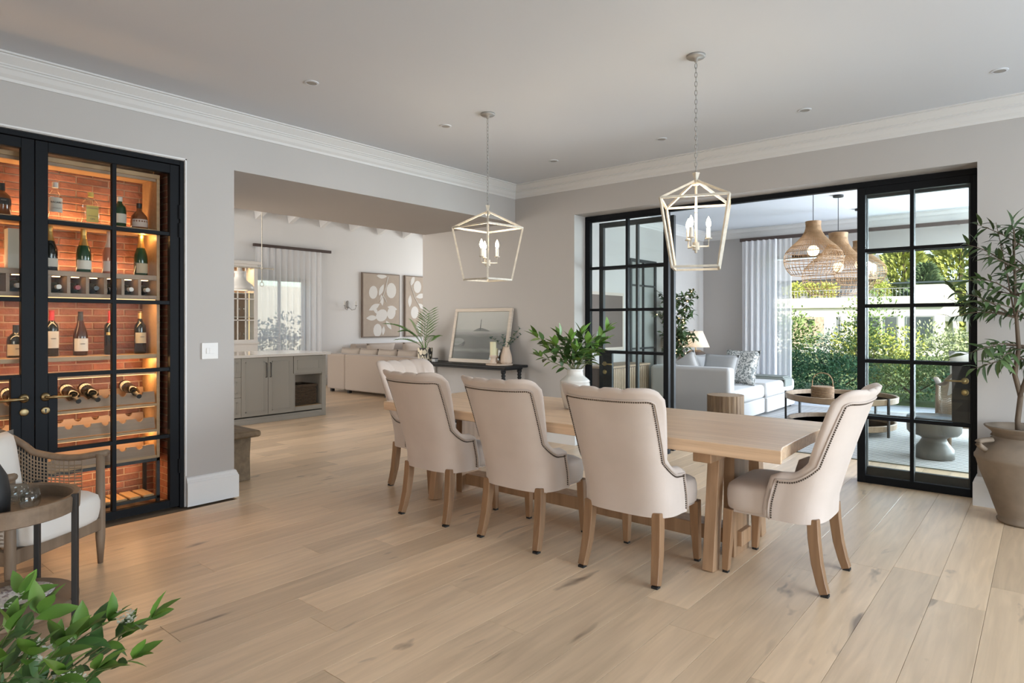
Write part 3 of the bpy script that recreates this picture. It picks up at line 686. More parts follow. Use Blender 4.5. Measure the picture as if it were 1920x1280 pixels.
bottle('champagne', (bx_,-4.455,S2), 'champagne bottle half hidden by the door stile above the cubbies', 'bottle_dark', 'foil_gold', 0.20, 'paper', (0.03,0.085), 1.2)
bottle('champagne', (bx_,-4.263,S2), 'champagne bottle with gold neck foil and white label above the cubbies', 'bottle_green', 'foil_gold', 0.185, 'paper', (0.025,0.085), 1.3)
bottle('champagne', (bx_,-4.108,S2), 'rosé sparkling bottle with pale pink label above the cubbies', 'bottle_rose', 'paper_pink', 0.185, 'paper_pink', (0.02,0.09), 1.3)
bottle('champagne', (bx_,-3.909,S2), 'champagne bottle with cream shield label nearest the oak side panel', 'bottle_green', 'foil_gold', 0.20, 'paper_cream', (0.02,0.09), 1.0)
bottle('bordeaux', (bx_,-4.444,S3), 'red wine bottle with tall white engraving label beside the door stile', 'bottle_dark', 'foil_red', 0.235, 'paper', (0.055,0.165), 1.3)
bottle('burgundy', (bx_,-4.282,S3), 'sloping-shouldered wine bottle with square cream label on the lower shelf', 'bottle_brown', 'foil_black', 0.235, 'paper', (0.03,0.115), 1.2)
bottle('bordeaux', (bx_,-4.103,S3), 'black wine bottle with bright red neck foil on the lower shelf', 'bottle_dark', 'foil_red', 0.22, 'foil_gold', (0.135,0.155), 1.0)
bottle('bordeaux', (bx_,-3.913,S3), 'red wine bottle with cream label and pale capsule near the oak side panel', 'bottle_dark', 'foil_gold', 0.25, 'paper_cream', (0.075,0.15), 1.25)
bottle('port', (bx_,-4.633,S3), 'squat black port bottle with wide cream label on the lower shelf', 'bottle_dark', 'foil_black', 0.16, 'paper_cream', (0.015,0.085), 1.3)
# carton
t = thing('bottle_carton', 'pale bottle gift carton standing above the cubbies at the photo edge', 'box', (bx_,-4.638,S2))
MB().box(-0.045,0.045,-0.045,0.045,0,0.255).build('box_body', 'paper_board', t, bevel=0.002)
# lying bottles in cubbies and on the top rack
cap_m = ['foil_white','foil_white','foil_white','foil_black','foil_red','foil_white','foil_white','foil_white']
for k in range(8):
    yw = -3.83+cub[k]
    if yw < -4.75: continue
    bottle('bordeaux', (-0.368,yw,1.512+0.0395), 'dark wine bottle lying in cubby number %s from the oak side panel, cork end outward' % ['one','two','three','four','five','six','seven','eight'][k],
           'bottle_dark', cap_m[k], 0.245, grp='bottles lying in the cubby row', tilt=(0,math.radians(90),0)).scale = (0.95,0.95,0.82)
for (yw, lb) in ((-4.345,'dark wine bottle lying on the top rack next to the lever handle'),(-4.235,'dark wine bottle on the top rack between its neighbours'),(-3.985,'dark wine bottle with pale label lying alone at the right of the top rack'),(-4.66,'dark wine bottle on the top rack behind the second door')):
    b = bottle('bordeaux', (-0.345,yw,0.876), lb, 'bottle_dark', 'foil_black', 0.235, 'paper', (0.03,0.07), 3.1, grp='bottles on the top rack', tilt=(0,math.radians(103),0))
    b.scale = (1,1,0.95)
# ================================================================== DINING TABLE
T = thing('dining_table', 'long chunky oak trestle dining table in the middle of the room', 'dining table', (2.315,-2.085,0))
TZ = 0.722
out = [(-1.46,-0.52),(1.475,-0.535),(1.452,-0.44),(1.442,-0.2),(1.44,0.1),(1.452,0.42),(1.46,0.53),(-1.46,0.53),(-1.445,0.3),(-1.44,-0.2)]
MB().poly(out, 'z', TZ-0.064, TZ).build('tabletop', 'table_oak', T, bevel=0.006, seg=2, angle=50)
for sx in (-1,1):
    xo = -1.095 if sx < 0 else 1.045
    for sg in (-1,1):
        MB().bar((xo,sg*0.375+0.05,0.0),(xo,sg*0.30+0.05,TZ-0.13),0.062,0.085,up=(0,1,0),w2=0.066,h2=0.075).build('leg', 'leg_oak', T, bevel=0.004)
    MB().box(xo-0.032,xo+0.032,-0.07,0.16,0.0,TZ-0.13).build('centre_post', 'leg_oak', T, bevel=0.004)
    MB().box(xo-0.05,xo+0.05,-0.44,0.44,TZ-0.13,TZ-0.064).build('cross_bearer', 'leg_oak', T, bevel=0.006)
MB().box(-1.17,1.105,-0.028,0.122,0.055,0.14).build('stretcher', 'leg_oak', T, bevel=0.005)

# ------------------------------------------------------------------ dining chair
def chair_parts(t):
    th = 0.070
    yc, aw, bd, ne = -0.055, 0.262, 0.185, 3.2
    zb = 0.335
    # half boundary: list of (s-type phi or forward offset, z)
    def plan(q):      # q 0..1 round the corner, 1..2 forward along the arm
        if q <= 1:
            ph = q*PI/2; c_, s_ = math.cos(ph), math.sin(ph)
            e = (abs(c_)**ne+abs(s_)**ne)**(-1/ne)
            return Vector((aw*s_*e, yc-bd*c_*e))
        return Vector((aw+0.006*(q-1), yc+0.055*(q-1)))
    half = []
    for i in range(27): half.append((0.60*i/26, 0.944+0.008*(i/26)**2-0.020*max(0.0,(i/26-0.80)/0.20)**2.5))
    for i in range(1,9): half.append((0.60+0.045*(i/8)**0.8, 0.932-0.307*i/8))
    for i in range(1,9):
        a = i/8; half.append((0.645+0.36*a, 0.545+0.08*(1-a)**2.2))
    for i in range(1,6): half.append((1.005+0.995*i/5, 0.545-0.004*i/5))
    for i in range(1,6): half.append((2.0, 0.541-(0.541-zb-0.012)*i/5))
    cols = [(-q,z) for q,z in reversed(half[1:])]+half
    def lean(z): 
        a = max(0.0,(z-0.40)/0.60); return 0.190*a**1.15
    def flare(z): return 1+0.10*max(0.0,(z-0.52)/0.48)
    def P(q, z, off=0.0, dt=0.0):
        s = 1 if q >= 0 else -1; aq = abs(q); p = plan(aq); d = plan(min(2.0,aq+0.01))-plan(max(0.0,aq-0.01))
        if aq < 0.01: d = Vector((1,0))
        d.normalize(); n = Vector((-d[1], d[0]))     # points inward
        if n.dot(Vector((0,yc+0.1))-p) < 0 and aq < 1: n = -n
        if aq >= 1: n = Vector((-1,0))
        p = p+n*off+d*dt
        return Vector((p[0]*s*flare(z), p[1]-lean(z), z))
    K = len(cols); rows = []
    # arc-length for boundary tangents
    arc = [0.0]
    for k in range(1,K):
        a = P(cols[k-1][0],0.5); b_ = P(cols[k][0],0.5); arc.append(arc[-1]+(b_-a).length)
    mid = arc[K//2]
    tuft = []
    for r_, z_ in enumerate((0.60,0.715,0.83)):
        for c_ in range(-2,3): tuft.append((c_*0.118+(0.059 if r_%2 else 0), z_))
    tuft = [u for u in tuft if abs(u[0]) < 0.20]
    NO, NR, NI = 7, 7, 12
    for k,(q,zt) in enumerate(cols):
        k0, k1 = max(0,k-1), min(K-1,k+1)
        ds, dz = arc[k1]-arc[k0], cols[k1][1]-cols[k0][1]; L = math.hypot(ds,dz) or 1
        os_, oz = -dz/L, ds/L            # outward in (arc,z)
        s = arc[k]-mid; sg = 1 if q >= 0 else -1
        col = []
        for i in range(NO): col.append(P(q, zb+(zt-zb)*i/NO))
        back = max(0.0, min(1.0,(zt-0.62)/0.3))
        notch = 0.0
        for cx in (-0.118,0.0,0.118): notch = max(notch, math.exp(-((s-cx)/0.016)**2))
        bul = (0.036+0.022*back)*(1-0.16*notch*back)
        for i in range(NR):
            a = PI*i/(NR-1); off = th/2*(1-math.cos(a)); up = math.sin(a)*bul
            roll = -0.032*back*math.sin(a)
            p = P(q, zt+up*oz*1.0, off+roll, up*os_*sg)
            col.append(p)
        zi = 0.44
        for i in range(1,NI+1):
            z_ = zt+(min(zi,zt-0.002)-zt)*i/NI
            ex = 0.022*min(1.0,i/2.0)
            for (tx,tz) in tuft:
                ex -= 0.030*math.exp(-(((s-tx)/0.026)**2+((z_-tz)/0.026)**2))
            for cx in (-0.118,0.0,0.118):
                if z_ > 0.80 and back > 0.5: ex -= 0.008*math.exp(-((s-cx)/0.012)**2)
            if back < 0.3: ex *= 0.4
            col.append(P(q, z_, th+ex))
        rows.append(col)
    b = MB(); n = len(rows[0]); vs = [p for c_ in rows for p in c_]; fs = []
    for k in range(K-1):
        for i in range(n-1): fs.append((k*n+i, (k+1)*n+i, (k+1)*n+i+1, k*n+i+1))
    b.add(vs, fs)
    br = b.build('backrest', 'linen', t, smooth=True)
    # piping and nailheads follow the rim on the outside
    edge = []
    for k,(q,zt) in enumerate(cols):
        edge.append(P(q, zt-(0.006 if zt > 0.8 else 0.0), -0.002))
    MB().tube(edge, 0.0052, 6).build('piping', 'linen_piping', br, smooth=True)
    ins = []
    for k,(q,zt) in enumerate(cols):
        k0, k1 = max(0,k-1), min(K-1,k+1)
        ds, dz = arc[k1]-arc[k0], cols[k1][1]-cols[k0][1]; L = math.hypot(ds,dz) or 1
        s = 1 if q >= 0 else -1
        ins.append(P(q, zt-0.014*ds/L, -0.001, dz/L*0.014*s))
    nb = MB(); acc = 0.0; step = 0.0115
    for a, c_ in zip(ins, ins[1:]):
        L = (c_-a).length; x = step-acc if acc else 0.0
        while x < L:
            p = a.lerp(c_, x/L if L else 0); nb.sph(tuple(p), 0.0047, 6); x += step
        acc = L-(x-step) if x > 0 else acc
        acc = acc % step
    nb.build('nailhead_trim', 'nail', br, smooth=True, kind='stuff')
    tb = MB()
    for (tx,tz) in tuft:
        # nearest column for this arc position
        kk = min(range(K), key=lambda j: abs(arc[j]-mid-tx)); tb.sph(P(cols[kk][0], tz, th-0.004), 0.009, 6)
    tb.build('button_tufts', 'linen', br, smooth=True, kind='stuff')
    # seat
    sm = MB()
    def seatf(u, v):
        a = 2*PI*u; z = v
        ex = 5.0; c_, s_ = math.cos(a), math.sin(a); e = (abs(c_)**ex+abs(s_)**ex)**(-1/ex)
        prof = [(0.02,0.335),(0.93,0.335),(0.985,0.35),(1.0,0.40),(0.995,0.435),(0.965,0.462),(0.88,0.478),(0.5,0.488),(0.02,0.490)]
        f = v*(len(prof)-1); i = min(int(f), len(prof)-2); g = f-i
        r = prof[i][0]*(1-g)+prof[i+1][0]*g; zz = prof[i][1]*(1-g)+prof[i+1][1]*g
        y = 0.015+0.235*s_*e*r; w = 0.232+0.03*(y/0.25)
        return (w*c_*e*r, y, zz)
    sm.grid(seatf, 40, 16, True).build('seat', 'linen', t, smooth=True)
    MB().box(-0.225,0.225,-0.205,0.19,0.328,0.345).build('seat_base', 'linen_piping', t)
    for s in (-1,1):
        l = MB().tube([(s*0.215,0.215,0.34),(s*0.217,0.222,0.2),(s*0.222,0.232,0.012)], [0.036,0.033,0.024], 4, rot=PI/4, up=(0,1,0)).build('leg', 'chair_leg', t, bevel=0.003, seg=1)
        MB().box(s*0.222-0.014,s*0.222+0.014,0.218,0.246,0,0.012).build('foot_pad', 'rubber', l)
        l = MB().tube([(s*0.20,-0.195,0.36),(s*0.203,-0.20,0.27),(s*0.208,-0.215,0.15),(s*0.214,-0.236,0.06),(s*0.218,-0.252,0.012)], [0.036,0.036,0.034,0.031,0.029], 4, rot=PI/4, up=(0,1,0)).build('leg', 'chair_leg', t, bevel=0.003, seg=1)
        MB().box(s*0.218-0.017,s*0.218+0.017,-0.27,-0.236,0,0.012).build('foot_pad', 'rubber', l)
GRP = 'upholstered chairs around the dining table'
ch = thing('dining_chair', 'cream upholstered dining chair seen from behind, nearest the viewer on the long side', 'chair', (3.028,-2.56,0), 0.0, GRP)
chair_parts(ch)
for (lb, x, y, rz) in (('cream upholstered dining chair seen from behind, middle of the long side', 2.278,-2.56,0.0),
                       ('cream upholstered dining chair seen from behind, at the island end of the long side', 1.533,-2.56,0.0),
                       ('cream upholstered dining chair at the table head by the glazed doors, shown in profile', 3.665,-2.16,PI/2),
                       ('cream buttoned dining chair at the far table head, mostly hidden by another chair', 0.905,-2.15,-PI/2)):
    c = copy_tree(ch); c['label'] = lb; c.location = (x,y,0); c.rotation_euler = (0,0,rz)

# ================================================================== LANTERN PENDANTS
def lantern(x, y, rz, label):
    t = thing('lantern_pendant', label, 'pendant light', (x,y,H), rz, 'lantern pendants over the table')
    MB().lathe([(0.055,0.0),(0.055,-0.010),(0.048,-0.016),(0.012,-0.018),(0.008,-0.04)], 24).build('ceiling_rose', 'grey_metal', t, smooth=True)
    chn = MB(); z = -0.045; i = 0
    while z > -0.70:
        pts = []
        for k in range(10):
            a = 2*PI*k/10; u, w = 0.0075*math.cos(a), 0.017*math.sin(a)
            pts.append((u,0,z-0.017+w) if i%2 == 0 else (0,u,z-0.017+w))
        chn.tube(pts, 0.0022, 5, closed=True, up=(0,1,0) if i%2 == 0 else (1,0,0)); z -= 0.0265; i += 1
    chn.build('chain', 'grey_metal', t, smooth=True)
    zt, zr, zb = -0.745, -0.862, -1.255; a, bq = 0.188, 0.128; wd = 0.0125
    f = MB()
    f.lathe([(0.022,zt+0.052),(0.010,zt+0.012),(0.022,zt+0.008),(0.022,zt-0.018),(0.016,zt-0.024)], 4)
    cs = [(1,1),(-1,1),(-1,-1),(1,-1)]
    for i in range(4):
        p, q = cs[i], cs[(i+1)%4]
        f.bar((p[0]*a,p[1]*a,zr),(q[0]*a,q[1]*a,zr),wd,wd); f.bar((p[0]*bq,p[1]*bq,zb),(q[0]*bq,q[1]*bq,zb),wd,wd)
        f.bar((p[0]*a,p[1]*a,zr),(p[0]*bq,p[1]*bq,zb),wd,wd,up=(p[1],-p[0],0))
        f.bar((p[0]*0.012,p[1]*0.012,zt),(p[0]*a,p[1]*a,zr),wd,wd)
    f.build('frame', 'lantern', t)
    MB().tube([(0,0,zt),(0,0,-1.13)], 0.007, 8).lathe([(0.020,-1.15),(0.020,-1.105),(0.0001,-1.105)], 12).lathe([(0.0001,-1.17),(0.008,-1.165),(0.008,-1.15)], 8).build('stem', 'lantern', t)
    for k in range(3):
        an = 2*PI*k/3+0.55-rz; cx, cy = 0.072*math.cos(an), 0.072*math.sin(an)
        ar = MB().tube([(0,0,-1.13),(cx,cy,-1.13),(cx,cy,-1.085)], 0.0055, 6).lathe([(0.0001,-1.09),(0.019,-1.085),(0.020,-1.080),(0.0001,-1.079)], 12, (cx,cy,0)).build('arm', 'lantern', t)
        MB().lathe([(0.0115,-1.080),(0.0115,-1.022),(0.0001,-1.021)], 12, (cx,cy,0)).build('candle_sleeve', 'candle_sleeve', ar)
        MB().lathe([(0.006,-1.021),(0.0135,-1.003),(0.0145,-0.992),(0.0095,-0.972),(0.0001,-0.952)], 10, (cx,cy,0)).build('bulb', 'bulb', ar, smooth=True)
    lamp('lantern_glow', 'POINT', (x,y,H-0.93), 9.0, (1.0,0.80,0.56), rad=0.06)
lantern(1.50,-2.13,math.radians(-3),'cream metal lantern pendant farther from the viewer, hanging before the bare wall')
lantern(3.148,-2.116,math.radians(21),'cream metal lantern pendant hanging before the glazed door opening')
# recessed downlights
dl = thing('downlight', 'recessed ceiling downlight nearest the wine cabinet', 'downlight', (1.03,-3.337,H), 0.0, 'recessed ceiling downlights')
MB().lathe([(0.047,0.0),(0.047,-0.004),(0.034,-0.006),(0.034,-0.0005),(0.0001,-0.0005)], 20).build('trim_ring', 'ceiling', dl)
MB().lathe([(0.032,-0.0045),(0.018,-0.0055),(0.0001,-0.0055)], 16).build('lamp_lens', 'grey_metal', dl)
for (x,y,lb) in ((1.04,-2.125,'recessed ceiling downlight behind the farther lantern chain'),(1.053,-0.68,'recessed ceiling downlight nearest the corner of the cornice'),
                 (2.2,-0.68,'recessed ceiling downlight between the two lantern chains along the door wall'),(3.361,-0.68,'recessed ceiling downlight above the open middle of the doors'),(4.51,-0.68,'recessed ceiling downlight nearest the olive tree')):
    c = copy_tree(dl); c['label'] = lb; c.location = (x,y,H)

# ================================================================== PIER SWITCH
sw = thing('light_switch', 'white square light switch plate on the pier', 'light switch', (0.0,-3.533,1.113))
MB().box(0,0.009,-0.06,0.06,-0.06,0.06).build('plate', 'switch', sw, bevel=0.003)
MB().box(0.009,0.013,-0.028,-0.006,-0.02,0.022).build('rocker', 'switch', sw, bevel=0.002)
MB().box(0.009,0.011,-0.004,0.03,-0.02,0.022).build('blank_cover', 'switch', sw, bevel=0.001)

# ================================================================== CONSOLE TABLE AND ITS THINGS
CZT = 0.84
ct = thing('console_table', 'black console table with turned legs under the lighthouse picture', 'console table', (-0.62,-0.215,0))
MB().box(-0.83,0.83,-0.195,0.195,CZT-0.028,CZT).build('top', 'console_black', ct, bevel=0.008)
MB().box(-0.77,0.77,-0.155,0.165,CZT-0.05,CZT-0.028).build('apron', 'console_black', ct)
for sx in (-1,1):
    for sy in (-1,1):
        pf = [(0.016,0),(0.022,0.02),(0.018,0.05),(0.014,0.07),(0.022,0.12),(0.026,0.2),(0.022,0.32),(0.015,0.40),(0.024,0.42),(0.015,0.44),(0.022,0.52),(0.028,0.60),(0.018,0.68),(0.026,0.695),(0.018,0.71),(0.026,0.73),(0.018,0.745),(0.028,0.765),(0.028,0.79)]
        MB().lathe(pf, 14, (sx*0.74,sy*0.14+0.005,0)).build('leg', 'console_black', ct, smooth=True)
MB().box(-0.76,0.76,-0.15,0.16,0.14,0.165).build('lower_shelf', 'console_black', ct, bevel=0.004)
# lighthouse picture, leaning
pc = thing('framed_picture', 'cream framed grey seascape with lighthouse leaning on the console wall', 'picture', (-0.47,-0.155,CZT))
pc.rotation_euler = (math.radians(-11),0,0)
PWD, PHT = 0.465, 0.665
for (x0,x1,z0,z1) in ((-PWD,PWD,0,0.045),(-PWD,PWD,PHT-0.04,PHT),(-PWD,-PWD+0.042,0.045,PHT-0.04),(PWD-0.042,PWD,0.045,PHT-0.04)):
    MB().box(x0,x1,-0.015,0.02,z0,z1).build('frame_rail', 'frame_cream', pc, bevel=0.004)
# printed seascape: gradient procedural print
def seascape():
    m = bpy.data.materials.new('seascape_print'); m.use_nodes = True; nt = m.node_tree; n = nt.nodes; l = nt.links
    b = n['Principled BSDF']; b.inputs['Roughness'].default_value = 0.5
    tc = n.new('ShaderNodeTexCoord'); sp = n.new('ShaderNodeSeparateXYZ'); l.new(tc.outputs['Object'], sp.inputs[0])
    mr = n.new('ShaderNodeMapRange'); mr.inputs['From Min'].default_value = 0.045; mr.inputs['From Max'].default_value = PHT-0.04
    l.new(sp.outputs['Z'], mr.inputs['Value'])
    mp = n.new('ShaderNodeMapping'); mp.inputs['Scale'].default_value = (2.0,1,16); l.new(tc.outputs['Object'], mp.inputs['Vector'])
    ns = n.new('ShaderNodeTexNoise'); ns.inputs['Scale'].default_value = 2.6; ns.inputs['Detail'].default_value = 5; l.new(mp.outputs[0], ns.inputs['Vector'])
    ma = n.new('ShaderNodeMath'); ma.operation = 'MULTIPLY_ADD'; ma.inputs[1].default_value = 0.12; l.new(ns.outputs['Fac'], ma.inputs[0])
    sb = n.new('ShaderNodeMath'); sb.operation = 'SUBTRACT'; sb.inputs[1].default_value = 0.06; l.new(mr.outputs[0], sb.inputs[0]); l.new(sb.outputs[0], ma.inputs[2])
    r = n.new('ShaderNodeValToRGB'); cr = r.color_ramp
    cr.elements[0].position = 0.0; cr.elements[0].color = (0.02,0.021,0.023,1)
    cr.elements[1].position = 1.0; cr.elements[1].color = (0.32,0.315,0.32,1)
    for p_, c_ in ((0.13,(0.035,0.036,0.04)),(0.19,(0.13,0.13,0.135)),(0.24,(0.07,0.07,0.075)),(0.36,(0.085,0.085,0.09)),(0.46,(0.08,0.08,0.085)),(0.52,(0.14,0.14,0.145)),(0.57,(0.22,0.22,0.225)),(0.64,(0.30,0.295,0.30))):
        e_ = cr.elements.new(p_); e_.color = (*c_,1)
    gm = n.new('ShaderNodeMixRGB'); gm.blend_type = 'MULTIPLY'; gm.inputs['Fac'].default_value = 1; gm.inputs['Color2'].default_value = (1.45,1.38,1.36,1); l.new(ma.outputs[0], r.inputs['Fac']); l.new(r.outputs['Color'], gm.inputs['Color1']); l.new(gm.outputs[0], b.inputs['Base Color']); MATS['seascape_print'] = m
seascape()
pp = MB().box(-PWD+0.042,PWD-0.042,0.0,0.006,0.045,PHT-0.04).build('print', 'seascape_print', pc)
M('print_dark', (0.06,0.06,0.065), 0.6); M('print_mid', (0.15,0.15,0.155), 0.6); M('print_pale', (0.24,0.24,0.245), 0.6)
MB().poly([(-0.02,0.40),(-0.004,0.40),(-0.008,0.50),(-0.016,0.50)], 'y', -0.0012, -0.0002).poly([(-0.017,0.502),(-0.007,0.502),(-0.007,0.522),(-0.012,0.533),(-0.017,0.522)], 'y', -0.0012,-0.0002).build('lighthouse', 'print_dark', pp)
MB().poly([(-0.13,0.385),(0.15,0.385),(0.12,0.40),(0.06,0.415),(0.02,0.425),(-0.03,0.425),(-0.07,0.412)], 'y', -0.0010, -0.0001).build('headland', 'print_mid', pp)
MB().poly([(-0.42,0.215),(-0.36,0.21),(-0.29,0.235),(-0.25,0.26),(-0.27,0.285),(-0.33,0.30),(-0.42,0.295)], 'y', -0.0008, -0.0001).build('breaking_wave', 'print_pale', pp)
MB().poly([(-0.29,0.20),(-0.25,0.20),(-0.235,0.245),(-0.25,0.262),(-0.27,0.245)], 'y', -0.0012, -0.0002).build('wave_shadow', 'print_dark', pp)
MB().box(-PWD+0.042,PWD-0.042,-0.0045,-0.003,0.045,PHT-0.04).build('picture_glass', 'pane', pc)
# zebra pot with palm
pt = thing('potted_palm', 'small palm in a black and cream zebra-patterned pot on the console', 'potted plant', (-1.30,-0.22,CZT))
MB().lathe([(0.085,0),(0.092,0.006),(0.095,0.165),(0.086,0.165),(0.082,0.14),(0.0001,0.135)], 28).build('pot', 'zebra', pt, smooth=False)
def frond(par, base, az, L, rise, droop, n=26):
    b = MB(); pts = []
    for i in range(n+1):
        t_ = i/n; pts.append(Vector((math.cos(az)*L*(0.10*t_+0.9*t_**1.5)*math.cos(rise), math.sin(az)*L*(0.10*t_+0.9*t_**1.5)*math.cos(rise), L*(math.sin(rise)*t_*1.15-droop*t_**2.6)))+Vector(base))
    b.tube(pts, [0.005*(1-0.8*i/n) for i in range(n+1)], 5)
    side = Vector((-math.sin(az), math.cos(az), 0))
    for i in range(9, n+1, 2):
        t_ = i/n; d = (pts[i]-pts[i-1]).normalized(); ll = L*0.36*(1-0.75*abs(t_-0.55))
        for s in (-1,1):
            tip = pts[i]+(d*0.7+side*s*0.75+Vector((0,0,-0.10))).normalized()*ll
            w_ = d*0.0038
            b.add([pts[i]-w_*0.6, pts[i]+w_*0.6, pts[i].lerp(tip,0.55)+w_*0.55+Vector((0,0,0.01)), tip], [(0,1,2,3)])
    return b.build('frond', 'leaf_palm', par)
for (az,L,ri,dr) in ((-2.45,0.62,0.80,0.28),(-2.2,0.46,0.95,0.40),(-1.9,0.40,1.2,0.15),(-0.55,0.54,1.08,0.08),(-0.3,0.40,0.75,0.30),(-0.8,0.44,1.25,0.1),(-2.6,0.40,0.6,0.30)):
    frond(pt, (0.02*math.cos(az),0.02*math.sin(az),0.13), az, L, ri, dr)
# little dark box beside the pot
t = thing('trinket_box', 'small dark box beside the zebra pot on the console', 'box', (-1.06,-0.28,CZT)); MB().box(-0.03,0.03,-0.025,0.025,0,0.035).build('box_body', 'cushion_grey', t, bevel=0.003); MB().box(-0.032,0.032,-0.027,0.027,0.035,0.045).build('lid', 'console_black', t, bevel=0.002)
# tray, candles, bottle vase
t = thing('round_board', 'pale round board under the candles on the console', 'tray', (-0.04,-0.235,CZT)); MB().lathe([(0.15,0),(0.155,0.004),(0.155,0.012),(0.15,0.015),(0.0001,0.015)], 32).build('disc', 'holder', t)
def candle(x, y, hh, ch_, r, label):
    t = thing('pillar_candle', label, 'candle', (x,y,CZT+0.015), 0, 'candles on the round board')
    MB().lathe([(r*1.05,0),(r*1.12,0.012),(r*0.82,0.025),(r*0.82,hh-0.03),(r*1.12,hh-0.018),(r*1.15,hh-0.004),(r*1.0,hh),(0.0001,hh)], 18).build('holder', 'holder', t, smooth=True)
    w_ = MB().lathe([(r*0.98,hh),(r*0.98,hh+ch_-0.004),(r*0.9,hh+ch_),(0.0001,hh+ch_-0.004)], 18).build('wax', 'wax', t)
    MB().tube([(0,0,hh+ch_-0.005),(0.001,0,hh+ch_+0.012)], 0.0012, 5).build('wick', 'ink', w_)
candle(-0.075,-0.30,0.10,0.15,0.037,'tall cream pillar candle on a turned holder')
candle(-0.135,-0.20,0.085,0.085,0.035,'short cream pillar candle on a turned holder')
t = thing('bottle_vase', 'ribbed peach stoneware vase with eucalyptus behind the candles', 'vase', (0.02,-0.185,CZT+0.015))
vz = MB()
def vf(u,v):
    a = 2*PI*u; pr = [(0.055,0),(0.068,0.02),(0.062,0.09),(0.045,0.15),(0.036,0.18),(0.040,0.19)]
    f = v*5; i = min(int(f),4); g = f-i; r = pr[i][0]*(1-g)+pr[i+1][0]*g; z = pr[i][1]*(1-g)+pr[i+1][1]*g
    r *= 1+0.035*math.cos(10*a); return (r*math.cos(a), r*math.sin(a), z)
vz.grid(vf, 60, 15, True).build('body', 'holder', t, smooth=True)
EUL = leaf_mesh('leaf', 0.036, 0.022, 'leaf_euc', 0.1, 0.1, 3)
for (az,L) in ((-0.4,0.20),(0.1,0.24),(-1.3,0.16),(0.5,0.17),(-2.6,0.13)):
    pts = [Vector((0.02*math.cos(az)*i+0.010*i*i*0.2*math.cos(az), 0.02*math.sin(az)*i, 0.16+L*i/6)) for i in range(7)]
    s = MB().tube(pts, 0.002, 5).build('stem', 'twig', t)
    for i in range(2,7):
        for k in range(3):
            a = R_.uniform(0,2*PI); inst(EUL, 'leaf', s, None, mat=orient(pts[i]+Vector((0,0,R_.uniform(-0.01,0.01))), (math.cos(a),math.sin(a),0.6), R_.uniform(-0.6,0.6), R_.uniform(0.7,1.1)))
# ================================================================== LEMON BRANCH VASE ON THE TABLE
LFM = leaf_mesh('leaf', 0.095, 0.042, 'leaf', 0.25, 0.25, 4); LFB = leaf_mesh('leaf', 0.095, 0.042, 'leaf_bright', 0.15, 0.25, 4)
def flower(par, p, r):
    b = MB()
    for k in range(12):
        a = R_.uniform(0,2*PI); e_ = R_.uniform(0.1,1.2); q = Vector(p)+Vector((math.cos(a)*math.cos(e_),math.sin(a)*math.cos(e_),math.sin(e_)))*r*R_.uniform(0.5,1)
        for j in range(4):
            a2 = j*PI/2+a; d = Vector((math.cos(a2),math.sin(a2),0.3))*r*0.36; s_ = Vector((-math.sin(a2),math.cos(a2),0))*r*0.11
            b.add([q, q+d*0.6+s_, q+d, q+d*0.6-s_], [(0,1,2,3)])
    b.build('blossom', 'blossom', par)
def sprig(par, base, tip, nl, scale, bend=0.06, bright=0.25, flowers=1, name='branch', r0=0.004, rg=None, tuft=True):
    rg = rg or R_
    base, tip = Vector(base), Vector(tip); d = tip-base; n = 7; side = Vector((rg.uniform(-1,1),rg.uniform(-1,1),rg.uniform(0,1)))*bend
    pts = [base+d*(i/n)+side*math.sin(PI*i/n) for i in range(n+1)]
    s = MB().tube(pts, [r0*(1-0.6*i/n) for i in range(n+1)], 5).build(name, 'twig', par)
    for k in range(nl):
        t_ = 0.28+0.72*(k+0.5)/nl; f = t_*n; i = min(int(f), n-1); p = pts[i].lerp(pts[i+1], f-i); dd = (pts[i+1]-pts[i]).normalized()
        a = k*2.4+rg.uniform(-0.4,0.4); u = dd.orthogonal().normalized(); w_ = dd.cross(u)
        dr = (dd*(0.45+0.5*t_)+(u*math.cos(a)+w_*math.sin(a))*0.9+Vector((0,0,0.12))).normalized()
        m = LFB if (rg.random() < bright or t_ > 0.93) else LFM
        inst(m, 'leaf', s, None, mat=orient(p, dr, rg.uniform(-0.7,0.7), scale*rg.uniform(0.75,1.2)))
    if tuft:
        for k in range(3):
            a = k*2.1; dr = (d.normalized()+Vector((math.cos(a),math.sin(a),0.3))*0.55).normalized()
            inst(LFB, 'leaf', s, None, mat=orient(pts[-1], dr, rg.uniform(-0.5,0.5), scale*rg.uniform(0.9,1.2)))
    for k in range(flowers):
        f = rg.uniform(0.5,0.95)*n; i = min(int(f),n-1); flower(s, pts[i]+Vector((rg.uniform(-0.02,0.02),rg.uniform(-0.02,0.02),0.02)), 0.046*scale)
    return s
vs_ = thing('flower_vase', 'white stoneware vase of leafy blossoming lemon branches on the dining table', 'vase', (2.22,-2.02,TZ))
MB().lathe([(0.055,0),(0.075,0.01),(0.098,0.10),(0.104,0.165),(0.100,0.188),(0.104,0.192),(0.095,0.205),(0.070,0.225),(0.058,0.235),(0.053,0.268),(0.060,0.278),(0.052,0.28),(0.045,0.262),(0.045,0.2)], 32).build('body', 'ceramic_white', vs_, smooth=True)
Rv = random.Random(5)
cR = Vector((0.766,0.643,0)); cF = Vector((-0.643,0.766,0))
